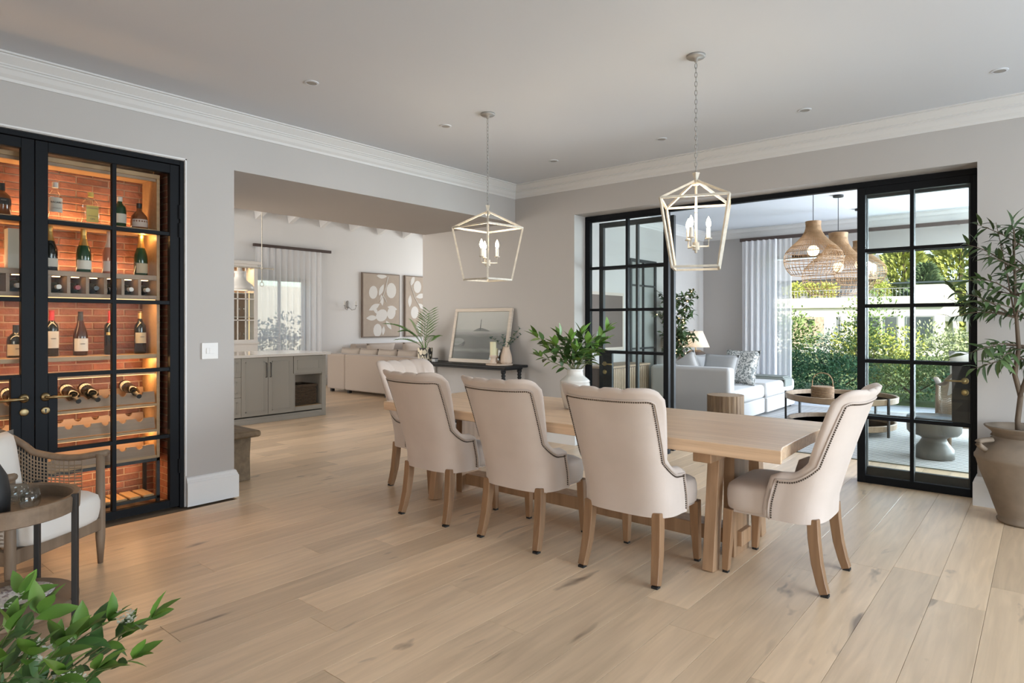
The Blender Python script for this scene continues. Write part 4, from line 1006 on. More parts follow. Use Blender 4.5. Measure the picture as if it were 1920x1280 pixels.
for (r,f,z,nl,sc,fl_) in ((-0.27,0.0,0.50,12,0.95,1),(-0.20,-0.05,0.42,10,0.95,1),(-0.10,0.06,0.50,12,1.0,1),(-0.03,-0.06,0.47,12,1.0,1),(0.05,0.05,0.51,12,1.0,1),(0.09,-0.05,0.45,10,1.0,1),
                          (0.16,0.03,0.44,10,0.95,1),(0.22,0.0,0.55,12,0.95,2),(0.14,0.1,0.40,10,0.9,0),(-0.24,0.08,0.36,10,0.85,0),(0.0,-0.1,0.40,11,1.0,1),(-0.14,-0.08,0.44,11,1.0,0),(0.2,0.06,0.46,10,0.9,0)):
    sprig(vs_, (0,0,0.24), cR*r+cF*f+Vector((0,0,z)), nl, sc, 0.035, 0.18, fl_, rg=Rv)

# ================================================================== OLIVE TREE IN URN
ux, uy = 4.625,-0.325
ur = thing('terracotta_urn', 'large weathered terracotta urn with loop handles below the olive tree', 'urn', (ux,uy,0))
MB().lathe([(0.125,0),(0.145,0.006),(0.150,0.020),(0.140,0.034),(0.150,0.06),(0.195,0.20),(0.245,0.34),(0.262,0.405),(0.272,0.42),(0.272,0.435),(0.262,0.448),(0.250,0.485),(0.205,0.53),(0.170,0.555),(0.165,0.575),(0.180,0.60),(0.212,0.625),(0.218,0.635),(0.205,0.637),(0.175,0.60),(0.165,0.56),(0.0001,0.55)], 40).build('body', 'terracotta', ur, smooth=True)
for an in (-2.5,-0.9,0.6,2.2):
    c_, s_ = math.cos(an), math.sin(an); pts = []
    for i in range(9):
        a = PI*i/8; pts.append((c_*(0.205+0.075*math.sin(a)+0.03*(i/8 if False else 1-i/8)), s_*(0.205+0.075*math.sin(a)+0.03*(1-i/8)), 0.475+0.075*(i/8)+0.02*math.sin(a)))
    MB().tube(pts, 0.017, 8, sx=1.4).build('loop_handle', 'terracotta', ur, smooth=True)
ol = thing('olive_tree', 'tall indoor olive tree with dark narrow leaves growing from the urn', 'tree', (ux,uy,0.555))
MB().lathe([(0.164,0.0),(0.14,0.012),(0.06,0.02),(0.0001,0.022)], 20).build('soil', 'soil', ol)
tp = [Vector(p) for p in ((-0.03,0,0),(-0.035,0.0,0.12),(-0.02,0.01,0.28),(-0.05,0.0,0.42),(-0.03,0.0,0.60),(-0.045,0.01,0.85),(-0.05,0.0,1.10),(-0.06,0.0,1.32))]
MB().tube(tp, [0.019,0.016,0.016,0.0145,0.013,0.010,0.008,0.004], 8).build('trunk', 'bark', ol, smooth=True)
MB().tube([(-0.025,0.0,0.28),(0.05,0.02,0.55),(0.12,0.03,0.85),(0.15,0.03,1.15)], [0.014,0.013,0.010,0.004], 7).build('trunk', 'bark', ol, smooth=True)
OLM = leaf_mesh('leaf', 0.095, 0.024, 'leaf_olive', 0.42, 0.2, 4); 
Ro = random.Random(3); nol = 0; OX = []
def otwig(p0, p1, nl):
    global nol
    p0, p1 = Vector(p0), Vector(p1); n = 5; sag = Ro.uniform(0.0,0.05)
    pts = [p0.lerp(p1, i/n)+Vector((0,0,sag*math.sin(PI*i/n))) for i in range(n+1)]
    s = MB().tube(pts, [0.006*(1-0.75*i/n) for i in range(n+1)], 5).build('branch', 'bark', ol)
    for k in range(nl):
        t_ = 0.25+0.75*(k+0.7)/nl; f = min(t_,0.999)*n; i = int(f); p = pts[i].lerp(pts[i+1], f-i); dd = (pts[i+1]-pts[i]).normalized()
        a = k*PI/2*1.03+Ro.uniform(-0.3,0.3); u = dd.orthogonal().normalized(); w_ = dd.cross(u)
        dr = (dd*0.55+(u*math.cos(a)+w_*math.sin(a))*0.8+Vector((0,0,-0.05))).normalized()
        if (Vector((ux,uy,0.555))+p+dr*0.09).y > -0.02: dr.y = -abs(dr.y)
        m4 = orient(p, dr, Ro.uniform(-0.8,0.8), Ro.uniform(0.75,1.25))
        if nol < 295 and (dr.x < 0.3 or dr.y < 0): inst(OLM, 'leaf', s, None, mat=m4); nol += 1
        else: OLS.add([m4 @ v for v in olv], olf)
OLS = MB(); olv = [v.co.copy() for v in OLM.vertices]; olf = [tuple(p.vertices) for p in OLM.polygons]
def wall_ok(p): return Vector((min(p[0],0.42), min(p[1],0.24), p[2]))
heads = []
for (z0, rr, zz, n_) in ((0.55,0.30,0.42,4),(0.62,0.34,0.62,5),(0.80,0.38,0.92,6),(0.95,0.36,1.05,6),(1.10,0.30,1.22,5),(1.25,0.20,1.42,4)):
    for k in range(n_):
        a = 2*PI*k/n_+z0*5+Ro.uniform(-0.3,0.3); b0 = Vector((-0.045,0,z0)) if k%2 else Vector((0.08,0.02,z0*0.95))
        e_ = Vector((math.cos(a)*rr*Ro.uniform(0.75,1.1)-0.03, math.sin(a)*rr*0.72*Ro.uniform(0.7,1.0)-0.06, zz+Ro.uniform(-0.08,0.10)))
        otwig(b0, wall_ok(e_), 15)
for e_ in ((-0.38,-0.02,0.98),(-0.40,-0.05,0.80),(-0.36,0.05,0.88),(-0.15,0.0,1.44),(-0.05,-0.05,1.40)): otwig((-0.05,0,0.80), e_, 14)
OLS.build('foliage', 'leaf_olive', ol, smooth=True, kind='stuff')
# ================================================================== FOREGROUND PLANT
fx, fy = 2.80,-5.36
fp = thing('foreground_plant', 'leafy green blossoming branches filling the bottom left corner of the photo', 'plant', (fx,fy,0))
MB().lathe([(0.10,0),(0.13,0.01),(0.16,0.12),(0.15,0.24),(0.10,0.30),(0.085,0.32),(0.095,0.335),(0.08,0.33),(0.07,0.28)], 28).build('pot', 'ceramic_white', fp, smooth=True)
Rf = random.Random(21)
def cpos(px, py, d):
    k = (px-960)/1194; z = 1.32-(py-605)/1194*d; return Vector((4.735+d*(-0.6428+k*0.766), -5.70+d*(0.766+k*0.6428), z))-Vector((fx,fy,0))
for (px,py,d,nl,sc,fl_) in ((285,1158,1.62,11,0.72,1),(205,1165,1.60,9,0.70,1),(250,1235,1.55,10,0.70,1),(40,1115,1.62,9,0.80,1),(75,1150,1.55,9,0.85,1),(110,1210,1.45,10,0.90,1),
                            (20,1180,1.50,10,0.9,1),(60,1230,1.38,10,0.9,1),(150,1190,1.55,10,0.8,1),(180,1255,1.45,9,0.8,1),(5,1240,1.35,8,0.9,0),(110,1265,1.35,8,0.9,1),(230,1195,1.66,8,0.7,0)):
    sprig(fp, (0,0,0.30), cpos(px,py,d), nl, sc*0.95, 0.04, 0.2, fl_, r0=0.0035, rg=Rf)

# ================================================================== FOREGROUND ARMCHAIR
def armchair(t, seat_mat, wood, wv, cane=True):
    # faces +Y locally; half width 0.27, front legs at y=+0.26
    w_, fy_, by_ = 0.27, 0.26, -0.27
    for s in (-1,1):
        MB().tube([(s*w_,fy_,0),(s*w_,fy_,0.14),(s*w_,fy_,0.26),(s*w_,fy_,0.60)], [0.013,0.023,0.024,0.020], 10).build('leg', wv, t, smooth=True)
        MB().tube([(s*(w_-0.02),by_-0.06,0),(s*(w_-0.02),by_-0.02,0.26)], [0.014,0.024], 10).build('leg', wv, t, smooth=True)
        MB().box(s*w_-0.018,s*w_+0.018,by_,fy_,0.185,0.255).build('side_rail', wood, t, bevel=0.006)
    MB().box(-w_,w_,fy_-0.018,fy_+0.018,0.185,0.255).build('front_rail', wv, t, bevel=0.006)
    MB().box(-w_,w_,by_-0.018,by_+0.018,0.185,0.255).build('back_rail', wv, t, bevel=0.006)
    # curved top rail from arm end, round the back, to the other arm end
    pts = []
    for i in range(33):
        q = i/32*2-1; a = q*PI/2; s = math.sin(a); c_ = math.cos(a)
        x = math.copysign(abs(s)**0.55, s)*(w_+0.012); y = fy_+0.03-(abs(c_)**0.55)*(fy_-by_+0.07)
        z = 0.605+0.0*abs(s)-0.035*math.sin(min(1,abs(c_)**0.6*1.35)*PI)*1.0+0.15*max(0,abs(c_)-0.55)/0.45
        pts.append((x,y,z))
    MB().tube(pts, 0.021, 10, sx=1.15, sy=0.85).build('top_rail', wood, t, smooth=True)
    # cane lattice hung from the rail
    cn = MB(); m = 72
    def at(u):
        f = u*(len(pts)-1); i = min(int(f), len(pts)-2); g = f-i; a, b = Vector(pts[i]), Vector(pts[i+1]); return a.lerp(b,g)
    for i in range(2, m-1):
        p = at(i/m)
        cn.bar((p.x*0.985,p.y*0.99,0.26),(p.x*0.985,p.y*0.99,p.z-0.015),0.0058,0.0022,up=(p.x,p.y,0))
    for j in range(15):
        f = 0.05+0.9*j/14; line = []
        for i in range(2, m):
            p = at(i/m); line.append((p.x*0.985,p.y*0.99,0.27+(p.z-0.03-0.27)*f))
        cn.tube(line, 0.0034, 4, sx=0.5)
    cn.build('cane_weave', 'cane', t, kind='stuff')
    # seat and back cushions
    def sc(u, v):
        a = 2*PI*u; ex = 4.5; c_, s_ = math.cos(a), math.sin(a); e_ = (abs(c_)**ex+abs(s_)**ex)**(-1/ex)
        prof = [(0.02,0.255),(0.90,0.255),(0.97,0.268),(1.0,0.31),(1.0,0.345),(0.97,0.378),(0.88,0.395),(0.5,0.412),(0.02,0.418)]
        f = v*8; i = min(int(f),7); g = f-i; r = prof[i][0]*(1-g)+prof[i+1][0]*g; z = prof[i][1]*(1-g)+prof[i+1][1]*g
        return ((0.262*c_*e_)*r, 0.055+0.285*s_*e_*r, z+(0.012 if z > 0.3 else 0))
    MB().grid(sc, 40, 16, True).build('seat_cushion', seat_mat, t, smooth=True)
    pb = pillow_mb(0.40,0.34,0.13); pb.v = [(v[0], v[1]+by_+0.09-(v[2])*0.18, v[2]+0.565) for v in pb.v]
    pb.build('back_cushion', seat_mat, t, smooth=True)
a1 = thing('armchair', 'grey-brown wooden armchair with cane sides and white cushion before the wine cabinet', 'armchair', (0.669,-4.838,0), math.radians(-58))
armchair(a1, 'cushion_white', 'grey_oak', 'grey_oak_v')
# round side table
sx_, sy_ = 1.345,-5.03
s1 = thing('side_table', 'round two-tier wooden side table with black legs by the armchair', 'side table', (sx_,sy_,0))
MB().lathe([(0.0001,0.505),(0.272,0.505),(0.282,0.51),(0.285,0.57),(0.280,0.577),(0.262,0.577),(0.256,0.57),(0.254,0.522),(0.0001,0.52)], 48).build('tray_top', 'grey_oak', s1, smooth=False)
MB().lathe([(0.0001,0.105),(0.272,0.105),(0.28,0.112),(0.28,0.128),(0.272,0.135),(0.0001,0.135)], 48).build('lower_shelf', 'grey_oak', s1)
for an in (0.88,2.45,4.0,5.6):
    c_, s_ = math.cos(an), math.sin(an); MB().bar((c_*0.288,s_*0.288,0),(c_*0.288,s_*0.288,0.585),0.022,0.022,up=(c_,s_,0)).build('leg', 'black_iron', s1, bevel=0.002)
def tumbler(x,y,label):
    t = thing('glass_tumbler', label, 'glass', (x,y,0.5205), 0, 'tumblers on the side table')
    MB().lathe([(0.0001,0.004),(0.022,0.002),(0.030,0.006),(0.040,0.035),(0.040,0.055),(0.034,0.088),(0.0325,0.088),(0.038,0.055),(0.038,0.036),(0.028,0.012),(0.0001,0.012)], 28).build('bowl', 'clear_glass', t, smooth=True)
tumbler(sx_+0.064,sy_+0.089,'stemless glass at the front of the round side table'); tumbler(sx_-0.10,sy_+0.085,'stemless glass half behind the other on the side table')
t = thing('decanter', 'matt black bottle standing on the side table at the photo edge', 'bottle', (sx_+0.087,sy_-0.047,0.5205))
MB().lathe([(0.055,0),(0.064,0.006),(0.066,0.10),(0.056,0.17),(0.028,0.225),(0.018,0.25),(0.017,0.29),(0.0001,0.291)], 28).build('body', 'black_iron', t, smooth=True)
MB().lathe([(0.018,0.285),(0.020,0.29),(0.020,0.315),(0.0001,0.316)], 16).build('stopper', 'rack_wood', t)
t = thing('patterned_plate', 'patterned plate on the lower shelf of the side table', 'plate', (sx_+0.02,sy_+0.05,0.135))
MB().lathe([(0.06,0),(0.09,0.006),(0.135,0.022),(0.138,0.026),(0.09,0.012),(0.0001,0.010)], 36).build('dish', 'plate', t, smooth=True)

# ================================================================== RUSTIC BENCH BEHIND THE PIER
t = thing('rustic_bench', 'thick rustic wooden bench end showing behind the pier', 'bench', (-0.84,-3.13,0))
MB().box(-0.55,0.55,-0.17,0.165,0.37,0.425).build('seat', 'rustic_bench', t, bevel=0.022, seg=3)
for s in (-1,1):
    MB().poly([(s*0.40-0.05,0.0),(s*0.40+0.05,0.0),(s*0.40+0.042,0.2),(s*0.40+0.06,0.37),(s*0.40-0.06,0.37),(s*0.40-0.042,0.2)], 'y', -0.12, 0.12).build('leg', 'rustic_bench', t, bevel=0.008)

# ================================================================== LOUNGE
rg_ = thing('rug', 'large ribbed pale woven rug on the lounge floor', 'rug', (0,0,0))
def rugm():
    m = bpy.data.materials.new('rug_weave'); m.use_nodes = True; nt = m.node_tree; n = nt.nodes; l = nt.links; b = n['Principled BSDF']; b.inputs['Roughness'].default_value = 0.95
    tc = n.new('ShaderNodeTexCoord'); w_ = n.new('ShaderNodeTexWave'); w_.wave_type = 'BANDS'; w_.bands_direction = 'Y'; w_.inputs['Scale'].default_value = 4.2; w_.inputs['Distortion'].default_value = 0.2
    l.new(tc.outputs['Object'], w_.inputs['Vector']); r = n.new('ShaderNodeValToRGB'); r.color_ramp.elements[0].position = 0.25; r.color_ramp.elements[1].position = 0.6
    r.color_ramp.elements[0].color = (0.16,0.15,0.145,1); r.color_ramp.elements[1].color = (0.60,0.59,0.575,1); l.new(w_.outputs['Color'], r.inputs['Fac']); l.new(r.outputs['Color'], b.inputs['Base Color'])
    bp = n.new('ShaderNodeBump'); bp.inputs['Strength'].default_value = 0.4; bp.inputs['Distance'].default_value = 0.006; l.new(w_.outputs['Fac'], bp.inputs['Height']); l.new(bp.outputs[0], b.inputs['Normal']); MATS['rug_weave'] = m
rugm()
MB().box(0.75,5.2,1.15,4.95,0.0,0.012).build('woven_field', 'rug_weave', rg_)
MB().box(0.74,5.21,1.138,1.15,0.0,0.012).box(0.74,0.75,1.15,4.95,0.0,0.012).build('bound_edge', 'throw', rg_)
SOZ = 0.012
so = thing('lounge_sofa', 'deep pale grey corner sofa with its arm toward the dining table', 'sofa', (0.57,2.2,SOZ))
MB().box(0,1.11,0,0.20,0.03,0.735).build('arm', 'sofa_grey', so, bevel=0.05, seg=4)
MB().box(0,0.20,0.20,2.72,0.03,0.735).build('back', 'sofa_grey', so, bevel=0.05, seg=4)
MB().box(0.20,1.10,0.21,1.35,0.03,0.24).build('base', 'sofa_light', so, bevel=0.02, seg=2); MB().box(0.20,1.10,0.21,1.35,0.24,0.43).build('seat_cushion', 'sofa_light', so, bevel=0.05, seg=4)
MB().box(0.20,1.13,1.37,2.66,0.03,0.24).build('base', 'sofa_light', so, bevel=0.02, seg=2); MB().box(0.20,1.13,1.37,2.66,0.24,0.445).build('seat_cushion', 'sofa_light', so, bevel=0.06, seg=4)
for (x,y) in ((0.05,0.05),(1.05,0.05),(0.05,2.65),(1.05,2.6)): MB().box(x-0.03,x+0.03,y-0.03,y+0.03,0,0.035).build('foot', 'black_iron', so)
def cushion(name, label, mat, loc, rot, w_, h_, t_, grp='lounge sofa cushions', pip=True):
    t = thing(name, label, 'cushion', loc, 0, grp); t.rotation_euler = rot
    c_ = pillow_mb(w_,h_,t_); c_.v = [(v[0],v[1],v[2]+h_/2) for v in c_.v]; o = c_.build('cover', mat, t, smooth=True)
    if pip:
        pts = []
        for i in range(40):
            a = i/40*4; k = int(a); g = (a-k)*2-1
            x, z = [(g,-1),(1,g),(-g,1),(-1,-g)][k]
            kx = 1-0.06*((1-z*z)*abs(x)**3); kz = 1-0.06*((1-x*x)*abs(z)**3); pts.append((x*w_/2*kx, 0, z*h_/2*kz+h_/2))
        MB().tube(pts, 0.005, 5, closed=True, up=(0,1,0)).build('piping', mat, o)
    return t
SZ = SOZ+0.43
cushion('cushion', 'tall leaf-patterned grey and white cushion on the lounge sofa', 'cushion_pattern', (1.36,3.30,SZ+0.0), (math.radians(22),0,math.radians(172)), 0.52,0.52,0.16)
cushion('cushion', 'plain grey cushion behind the leaf-patterned one', 'cushion_grey', (1.22,2.90,SZ), (math.radians(18),0,math.radians(165)), 0.56,0.46,0.17)
cushion('cushion', 'white cushion peaking above the sofa arm', 'sofa_light', (0.98,2.64,SZ+0.02), (math.radians(10),math.radians(30),math.radians(168)), 0.45,0.44,0.15)
cushion('cushion', 'pale blue-grey printed cushion behind the sofa arm', 'cushion_print', (0.86,2.75,SZ-0.01), (math.radians(14),math.radians(24),math.radians(150)), 0.46,0.40,0.15)
cushion('cushion', 'flat grey cushion near the sofa back corner', 'cushion_grey', (0.90,3.35,SZ), (math.radians(15),0,math.radians(-95)), 0.48,0.42,0.15)
th_ = thing('throw_blanket', 'folded grey-green throw on the far end of the sofa', 'blanket', (1.32,4.45,SOZ+0.445)); 
MB().box(-0.25,0.39,-0.17,0.17,0,0.028).build('fold', 'throw', th_, bevel=0.012, seg=3); MB().box(-0.23,0.37,-0.15,0.15,0.028,0.05).build('fold', 'throw', th_, bevel=0.01, seg=3); MB().box(0.385,0.41,-0.165,0.165,-0.10,0.015).build('hanging_end', 'throw', th_, bevel=0.008, seg=2)
# curtain and rod
def curtain(name, label, mat, p0, p1, z0, z1, folds, amp, grp=None):
    t = thing(name, label, 'curtain', (p0[0],p0[1],0), 0, grp); d = Vector((p1[0]-p0[0],p1[1]-p0[1],0)); L = d.length; d.normalize(); n_ = Vector((-d[1],d[0],0))
    ph = [R_.uniform(-0.5,0.5) for _ in range(folds+2)]
    def fn(u,v):
        k = u*folds; a = amp*(0.35+0.65*(1-v)**0.5)*(1+0.3*math.sin(7*u)); o = a*math.sin(2*PI*k+ph[int(k)]*0.6*(1-v)); p = d*(u*L)+n_*o; return (p.x,p.y,z0+(z1-z0)*v)
    MB().grid(fn, folds*10, 10).build('fabric', mat, t, smooth=True)
    def fh(u,v):
        k = u*folds; p = d*(u*L)+n_*(amp*0.35*math.sin(2*PI*k)+0.002); return (p.x,p.y,z1-0.06+0.065*v)
    MB().grid(fh, folds*10, 1).build('heading_tape', mat, t, smooth=True)
    return t
curtain('curtain', 'sheer bluish white curtain drawn aside at the garden window', 'sheer_blue', (0.84,4.93), (1.40,4.93), 0.01, 2.675, 6, 0.045)
curtain('curtain', 'sheer single width of curtain overlapping the window edge', 'sheer_white', (1.37,4.96), (1.62,4.96), 0.01, 2.675, 3, 0.018)
t = thing('curtain_rod', 'dark square curtain rail over the garden window', 'curtain rod', (0.80,4.95,2.675)); MB().box(0,6.3,-0.025,0.025,0.0,0.05).build('rail', 'rod_wood', t)
for x in (0.1,3.0,6.0): MB().box(x-0.015,x+0.015,0.025,0.148,0.01,0.04).build('bracket', 'rod_wood', t)
# garden window frame
wf = thing('window_3', 'wide black framed garden window of the lounge, slid open', 'window', (0,5.22,0), kind='structure')
for (x0,x1,z0,z1) in ((WX0,WX1,WZ-0.05,WZ-0.002),(WX0+0.002,WX0+0.05,0.012,WZ-0.05),(WX1-0.05,WX1-0.002,0.012,WZ-0.05),(5.05,5.10,0.012,WZ-0.05)): MB().box(x0+0.002,x1-0.002,-0.03,0.03,z0,z1).build('frame_bar', 'black_steel', wf)
MB().box(5.10,WX1-0.05,-0.003,0.003,0.03,WZ-0.05).build('pane', 'pane', wf)
# lamp on a small table in the corner
t = thing('lamp_table', 'small side table hidden behind the sofa under the table lamp', 'side table', (0.345,4.2,0)); MB().lathe([(0.0001,0.63),(0.18,0.63),(0.18,0.655),(0.0001,0.655)], 32).build('top', 'tray_wood', t); MB().lathe([(0.12,0),(0.12,0.02),(0.02,0.03),(0.02,0.63)], 20).build('pedestal', 'black_iron', t)
lx, ly = 0.345,4.2
t = thing('table_lamp', 'table lamp with dark round base and white tapered shade behind the sofa', 'table lamp', (lx,ly,0.655))
MB().lathe([(0.10,0),(0.13,0.01),(0.165,0.07),(0.168,0.12),(0.145,0.185),(0.085,0.215),(0.070,0.222),(0.02,0.226)], 32).build('base', 'lamp_base', t, smooth=True)
MB().tube([(0,0,0.22),(0,0,0.33)], 0.010, 8).build('neck', 'brass', t)
sheer('lampshade', (0.86,0.83,0.78), 0.0, 0.45)
MB().lathe([(0.220,0.27),(0.112,0.53)], 40).build('shade', 'lampshade', t, smooth=True)
MB().sph((0,0,0.36), 0.03, 10).build('bulb', 'globe', t, smooth=True)
lamp('table_lamp_glow', 'POINT', (lx,ly,0.97), 2.4, (1.0,0.68,0.38), rad=0.03)
# wooden stump
t = thing('stump_stool', 'round dark wooden stump stool beside the lounge sofa', 'stool', (1.80,1.76,SOZ)); 
def stf(u,v):
    a = 2*PI*u; r = 0.208*(1+0.010*math.sin(23*a)+0.008*math.sin(37*a+1)); return (r*math.cos(a), r*math.sin(a), 0.45*v)
MB().grid(stf, 120, 3, True).build('trunk', 'stump', t, smooth=True); MB().lathe([(0.206,0.449),(0.0001,0.451)], 60).build('cut_top', 'tray_wood', t)
# coffee table
cx, cy = 2.80,2.86
t = thing('coffee_table', 'large round two-tier coffee table with wooden trays and black legs', 'coffee table', (cx,cy,SOZ))
def trayp(z, rt, ri): return [(0.0001,z),(rt-0.03,z),(rt-0.005,z+0.01),(rt,z+0.07),(rt-0.006,z+0.076),(rt-0.022,z+0.076),(rt-0.028,z+0.068),(rt-0.03,z+0.022),(ri,z+0.02)]
MB().lathe(trayp(0.36,0.62,0.55), 64).build('top_tray', 'tray_wood', t); MB().lathe([(0.59,0.382),(0.0001,0.382)], 64).build('tray_inlay', 'stone_sill', t)
MB().lathe(trayp(0.055,0.60,0.55), 64).build('lower_tray', 'tray_wood', t); MB().lathe([(0.57,0.077),(0.0001,0.077)], 64).build('lower_inlay', 'dark_tray', t)
for an in (-2.05-1.0,-0.45,1.1,2.65): c_, s_ = math.cos(an), math.sin(an); MB().bar((c_*0.625,s_*0.625,0),(c_*0.625,s_*0.625,0.44),0.022,0.022,up=(c_,s_,0)).build('leg', 'black_iron', t)
t = thing('handled_basket', 'small woven basket with tall hoop handle on the coffee table', 'basket', (2.62,2.78,SOZ+0.382))
b = MB()
for j in range(8): b.lathe([(0.125,0.018*j),(0.133,0.018*j+0.009),(0.125,0.018*j+0.018)], 28)
b.lathe([(0.12,0.002),(0.0001,0.002)], 28).build('weave', 'basket', t)
for s in (-1,): MB().tube([(0.12*math.cos(PI*i/12)*1.0, 0.0, 0.12+0.19*math.sin(PI*i/12)**0.6) for i in range(13)], 0.006, 6).build('hoop_handle', 'rattan', t)
# pendants
def rattan(x, y, Rr, zt, zb, label):
    t = thing('rattan_pendant', label, 'pendant light', (x,y,H), 0, 'woven rattan pendants in the lounge'); hh = zt-zb
    MB().lathe([(0.06,0),(0.06,-0.025),(0.0001,-0.026)], 20).build('ceiling_rose', 'black_iron', t); MB().tube([(0,0,-0.02),(0,0,zt-H)], 0.004, 6).build('cord', 'black_iron', t)
    pr = [(0.26,0.0),(0.24,0.10),(0.30,0.22),(0.48,0.34),(0.74,0.46),(0.93,0.57),(1.0,0.68),(0.98,0.80),(0.88,0.91),(0.74,1.0)]
    def r_at(v):
        for (a,b_) in zip(pr, pr[1:]):
            if a[1] <= v <= b_[1]: return Rr*(a[0]+(b_[0]-a[0])*(v-a[1])/(b_[1]-a[1]))
        return Rr*0.74
    b = MB(); N = 76
    for k in range(N):
        a = 2*PI*k/N; vend = 1.0 if k%2 == 0 else 0.58
        ps = [(math.cos(a)*r_at(v), math.sin(a)*r_at(v), zt-H-hh*v) for v in [vend*i/11 for i in range(12)]]
        b.tube(ps, 0.0027, 3, caps=False)
        a += PI/N; ps = [(math.cos(a)*r_at(v), math.sin(a)*r_at(v), zt-H-hh*v) for v in [0.46*i/7 for i in range(8)]]; b.tube(ps, 0.0025, 3, caps=False)
    for v in (0.0,0.05,0.2,0.36,0.47,0.58,0.70,0.76,0.88,1.0):
        r = r_at(v); b.tube([(math.cos(2*PI*i/36)*r, math.sin(2*PI*i/36)*r, zt-H-hh*v) for i in range(36)], 0.0038, 4, closed=True)
    b.build('woven_shade', 'rattan', t)
    MB().sph((0,0,zt-H-hh*0.55), 0.062, 14).build('globe_bulb', 'globe', t, smooth=True)
    lamp('rattan_pendant_glow', 'POINT', (x,y,zt-hh*0.55-0.0), 5.0, (1.0,0.72,0.42), rad=0.07)
rattan(2.73,1.95,0.31,2.455,1.86,'woven rattan pendant nearest the door opening, hanging highest')
rattan(2.76,2.94,0.415,2.43,1.67,'largest woven rattan pendant, behind the steel door post')
rattan(2.755,4.15,0.33,2.45,1.86,'woven rattan pendant nearest the garden window, seen through glass')
# pedestal stool and cane armchair at right
t = thing('pedestal_stool', 'dark sculptural pedestal stool seen through the right glazed panel', 'stool', (3.90,1.66,SOZ))
MB().lathe([(0.165,0),(0.17,0.01),(0.165,0.09),(0.12,0.15),(0.10,0.19),(0.13,0.215),(0.20,0.23),(0.225,0.26),(0.23,0.38),(0.225,0.405),(0.20,0.41),(0.19,0.395),(0.0001,0.392)], 32).build('body', 'charcoal_resin', t, smooth=True)
a2 = copy_tree(a1); a2['label'] = 'cane-sided lounge armchair with its back to the glazed panel beside the urn'; a2.location = (4.18,2.80,SOZ); a2.rotation_euler = (0,0,math.radians(12)); a2.scale = (1.25,1.25,1.1)
for c_ in a2.children:
    if c_.name.startswith('back_cushion'): c_.location = (0,-0.03,-0.02); c_.scale = (1.25,1.1,1.28)
# tree with fairy lights
ft = thing('fairy_light_tree', 'dark-leaved indoor tree wrapped in fairy lights behind the sofa', 'tree', (0.33,3.46,0)); Rt = random.Random(8)
MB().lathe([(0.10,0),(0.12,0.01),(0.125,0.24),(0.115,0.25),(0.0001,0.23)], 24).build('pot', 'wicker_dark', ft)
MB().tube([(0,0,0.2),(0.01,0.02,0.5),(-0.01,0.0,0.85),(0.02,0.01,1.2),(0.0,0.0,1.6),(0.02,0,1.85)], [0.014,0.013,0.012,0.010,0.006,0.003], 6).build('trunk', 'bark', ft)
tw = MB(); lf = MB(); fb = MB(); fl0 = leaf_mesh('tmp', 0.085, 0.042, 'leaf_ficus', 0.2, 0.2, 2); base_v = [v.co.copy() for v in fl0.vertices]; base_f = [tuple(p.vertices) for p in fl0.polygons]
for k in range(68):
    z0 = Rt.uniform(0.75,1.6); a = Rt.uniform(0,2*PI); r = (0.36-0.12*abs(z0-1.15))*Rt.uniform(0.6,1.1); e_ = Vector((max(-0.19,math.cos(a)*r), math.sin(a)*r, z0+Rt.uniform(0.05,0.30)))
    s_ = Vector((0,0,z0)); pts = [s_.lerp(e_, i/4)+Vector((0,0,0.03*math.sin(PI*i/4))) for i in range(5)]; tw.tube(pts, 0.003, 4)
    for j in range(13):
        f = Rt.uniform(0.3,1.0); p = s_.lerp(e_, f); d = Vector((Rt.gauss(0,1),Rt.gauss(0,1),Rt.gauss(-0.2,0.7))).normalized()
        if p.x+d.x*0.08 < -0.22: d.x = abs(d.x)
        m4 = orient(p, d, Rt.uniform(-1,1), Rt.uniform(0.8,1.3)); lf.add([m4 @ v for v in base_v], base_f)
    if k%2 == 0:
        fb.sph(s_.lerp(e_, Rt.uniform(0.4,0.95)), 0.007, 5)
for k in range(8): fb.sph((0.02+0.02*math.sin(k),0.02*math.cos(k*2),0.55+k*0.05), 0.007, 5)
tw.build('branches', 'bark', ft); lf.build('foliage', 'leaf_ficus', ft, kind='stuff'); fb.build('fairy_lights', 'fairy', ft, kind='stuff')
# fluted sideboard + brown wall panel seen through the left glazed panel
t = thing('fluted_sideboard', 'slatted wooden sideboard glimpsed through the left glazed panel', 'sideboard', (0.32,1.75,0))
MB().box(-0.22,0.18,-0.55,0.55,0.06,0.74).build('carcass', 'brown_panel', t)
for k in range(22): MB().box(0.18,0.195,-0.545+k*0.05,-0.545+k*0.05+0.036,0.07,0.73).build('flute', 'ribbed_wood', t)
MB().box(-0.22,0.20,-0.56,0.56,0.74,0.765).build('top', 'tray_wood', t)
for (x,y) in ((-0.18,-0.5),(0.14,-0.5),(-0.18,0.5),(0.14,0.5)): MB().box(x-0.02,x+0.02,y-0.02,y+0.02,0,0.06).build('foot', 'black_iron', t)
t = thing('wall_art', 'dark brown wall panel with pale frame glimpsed through the left glazed panel', 'artwork', (0.09,1.78,1.34)); MB().box(0.0,0.03,-0.50,0.50,-0.40,0.40).build('frame', 'cushion_taupe', t); MB().box(0.03,0.034,-0.46,0.46,-0.36,0.36).build('panel', 'brown_panel', t)
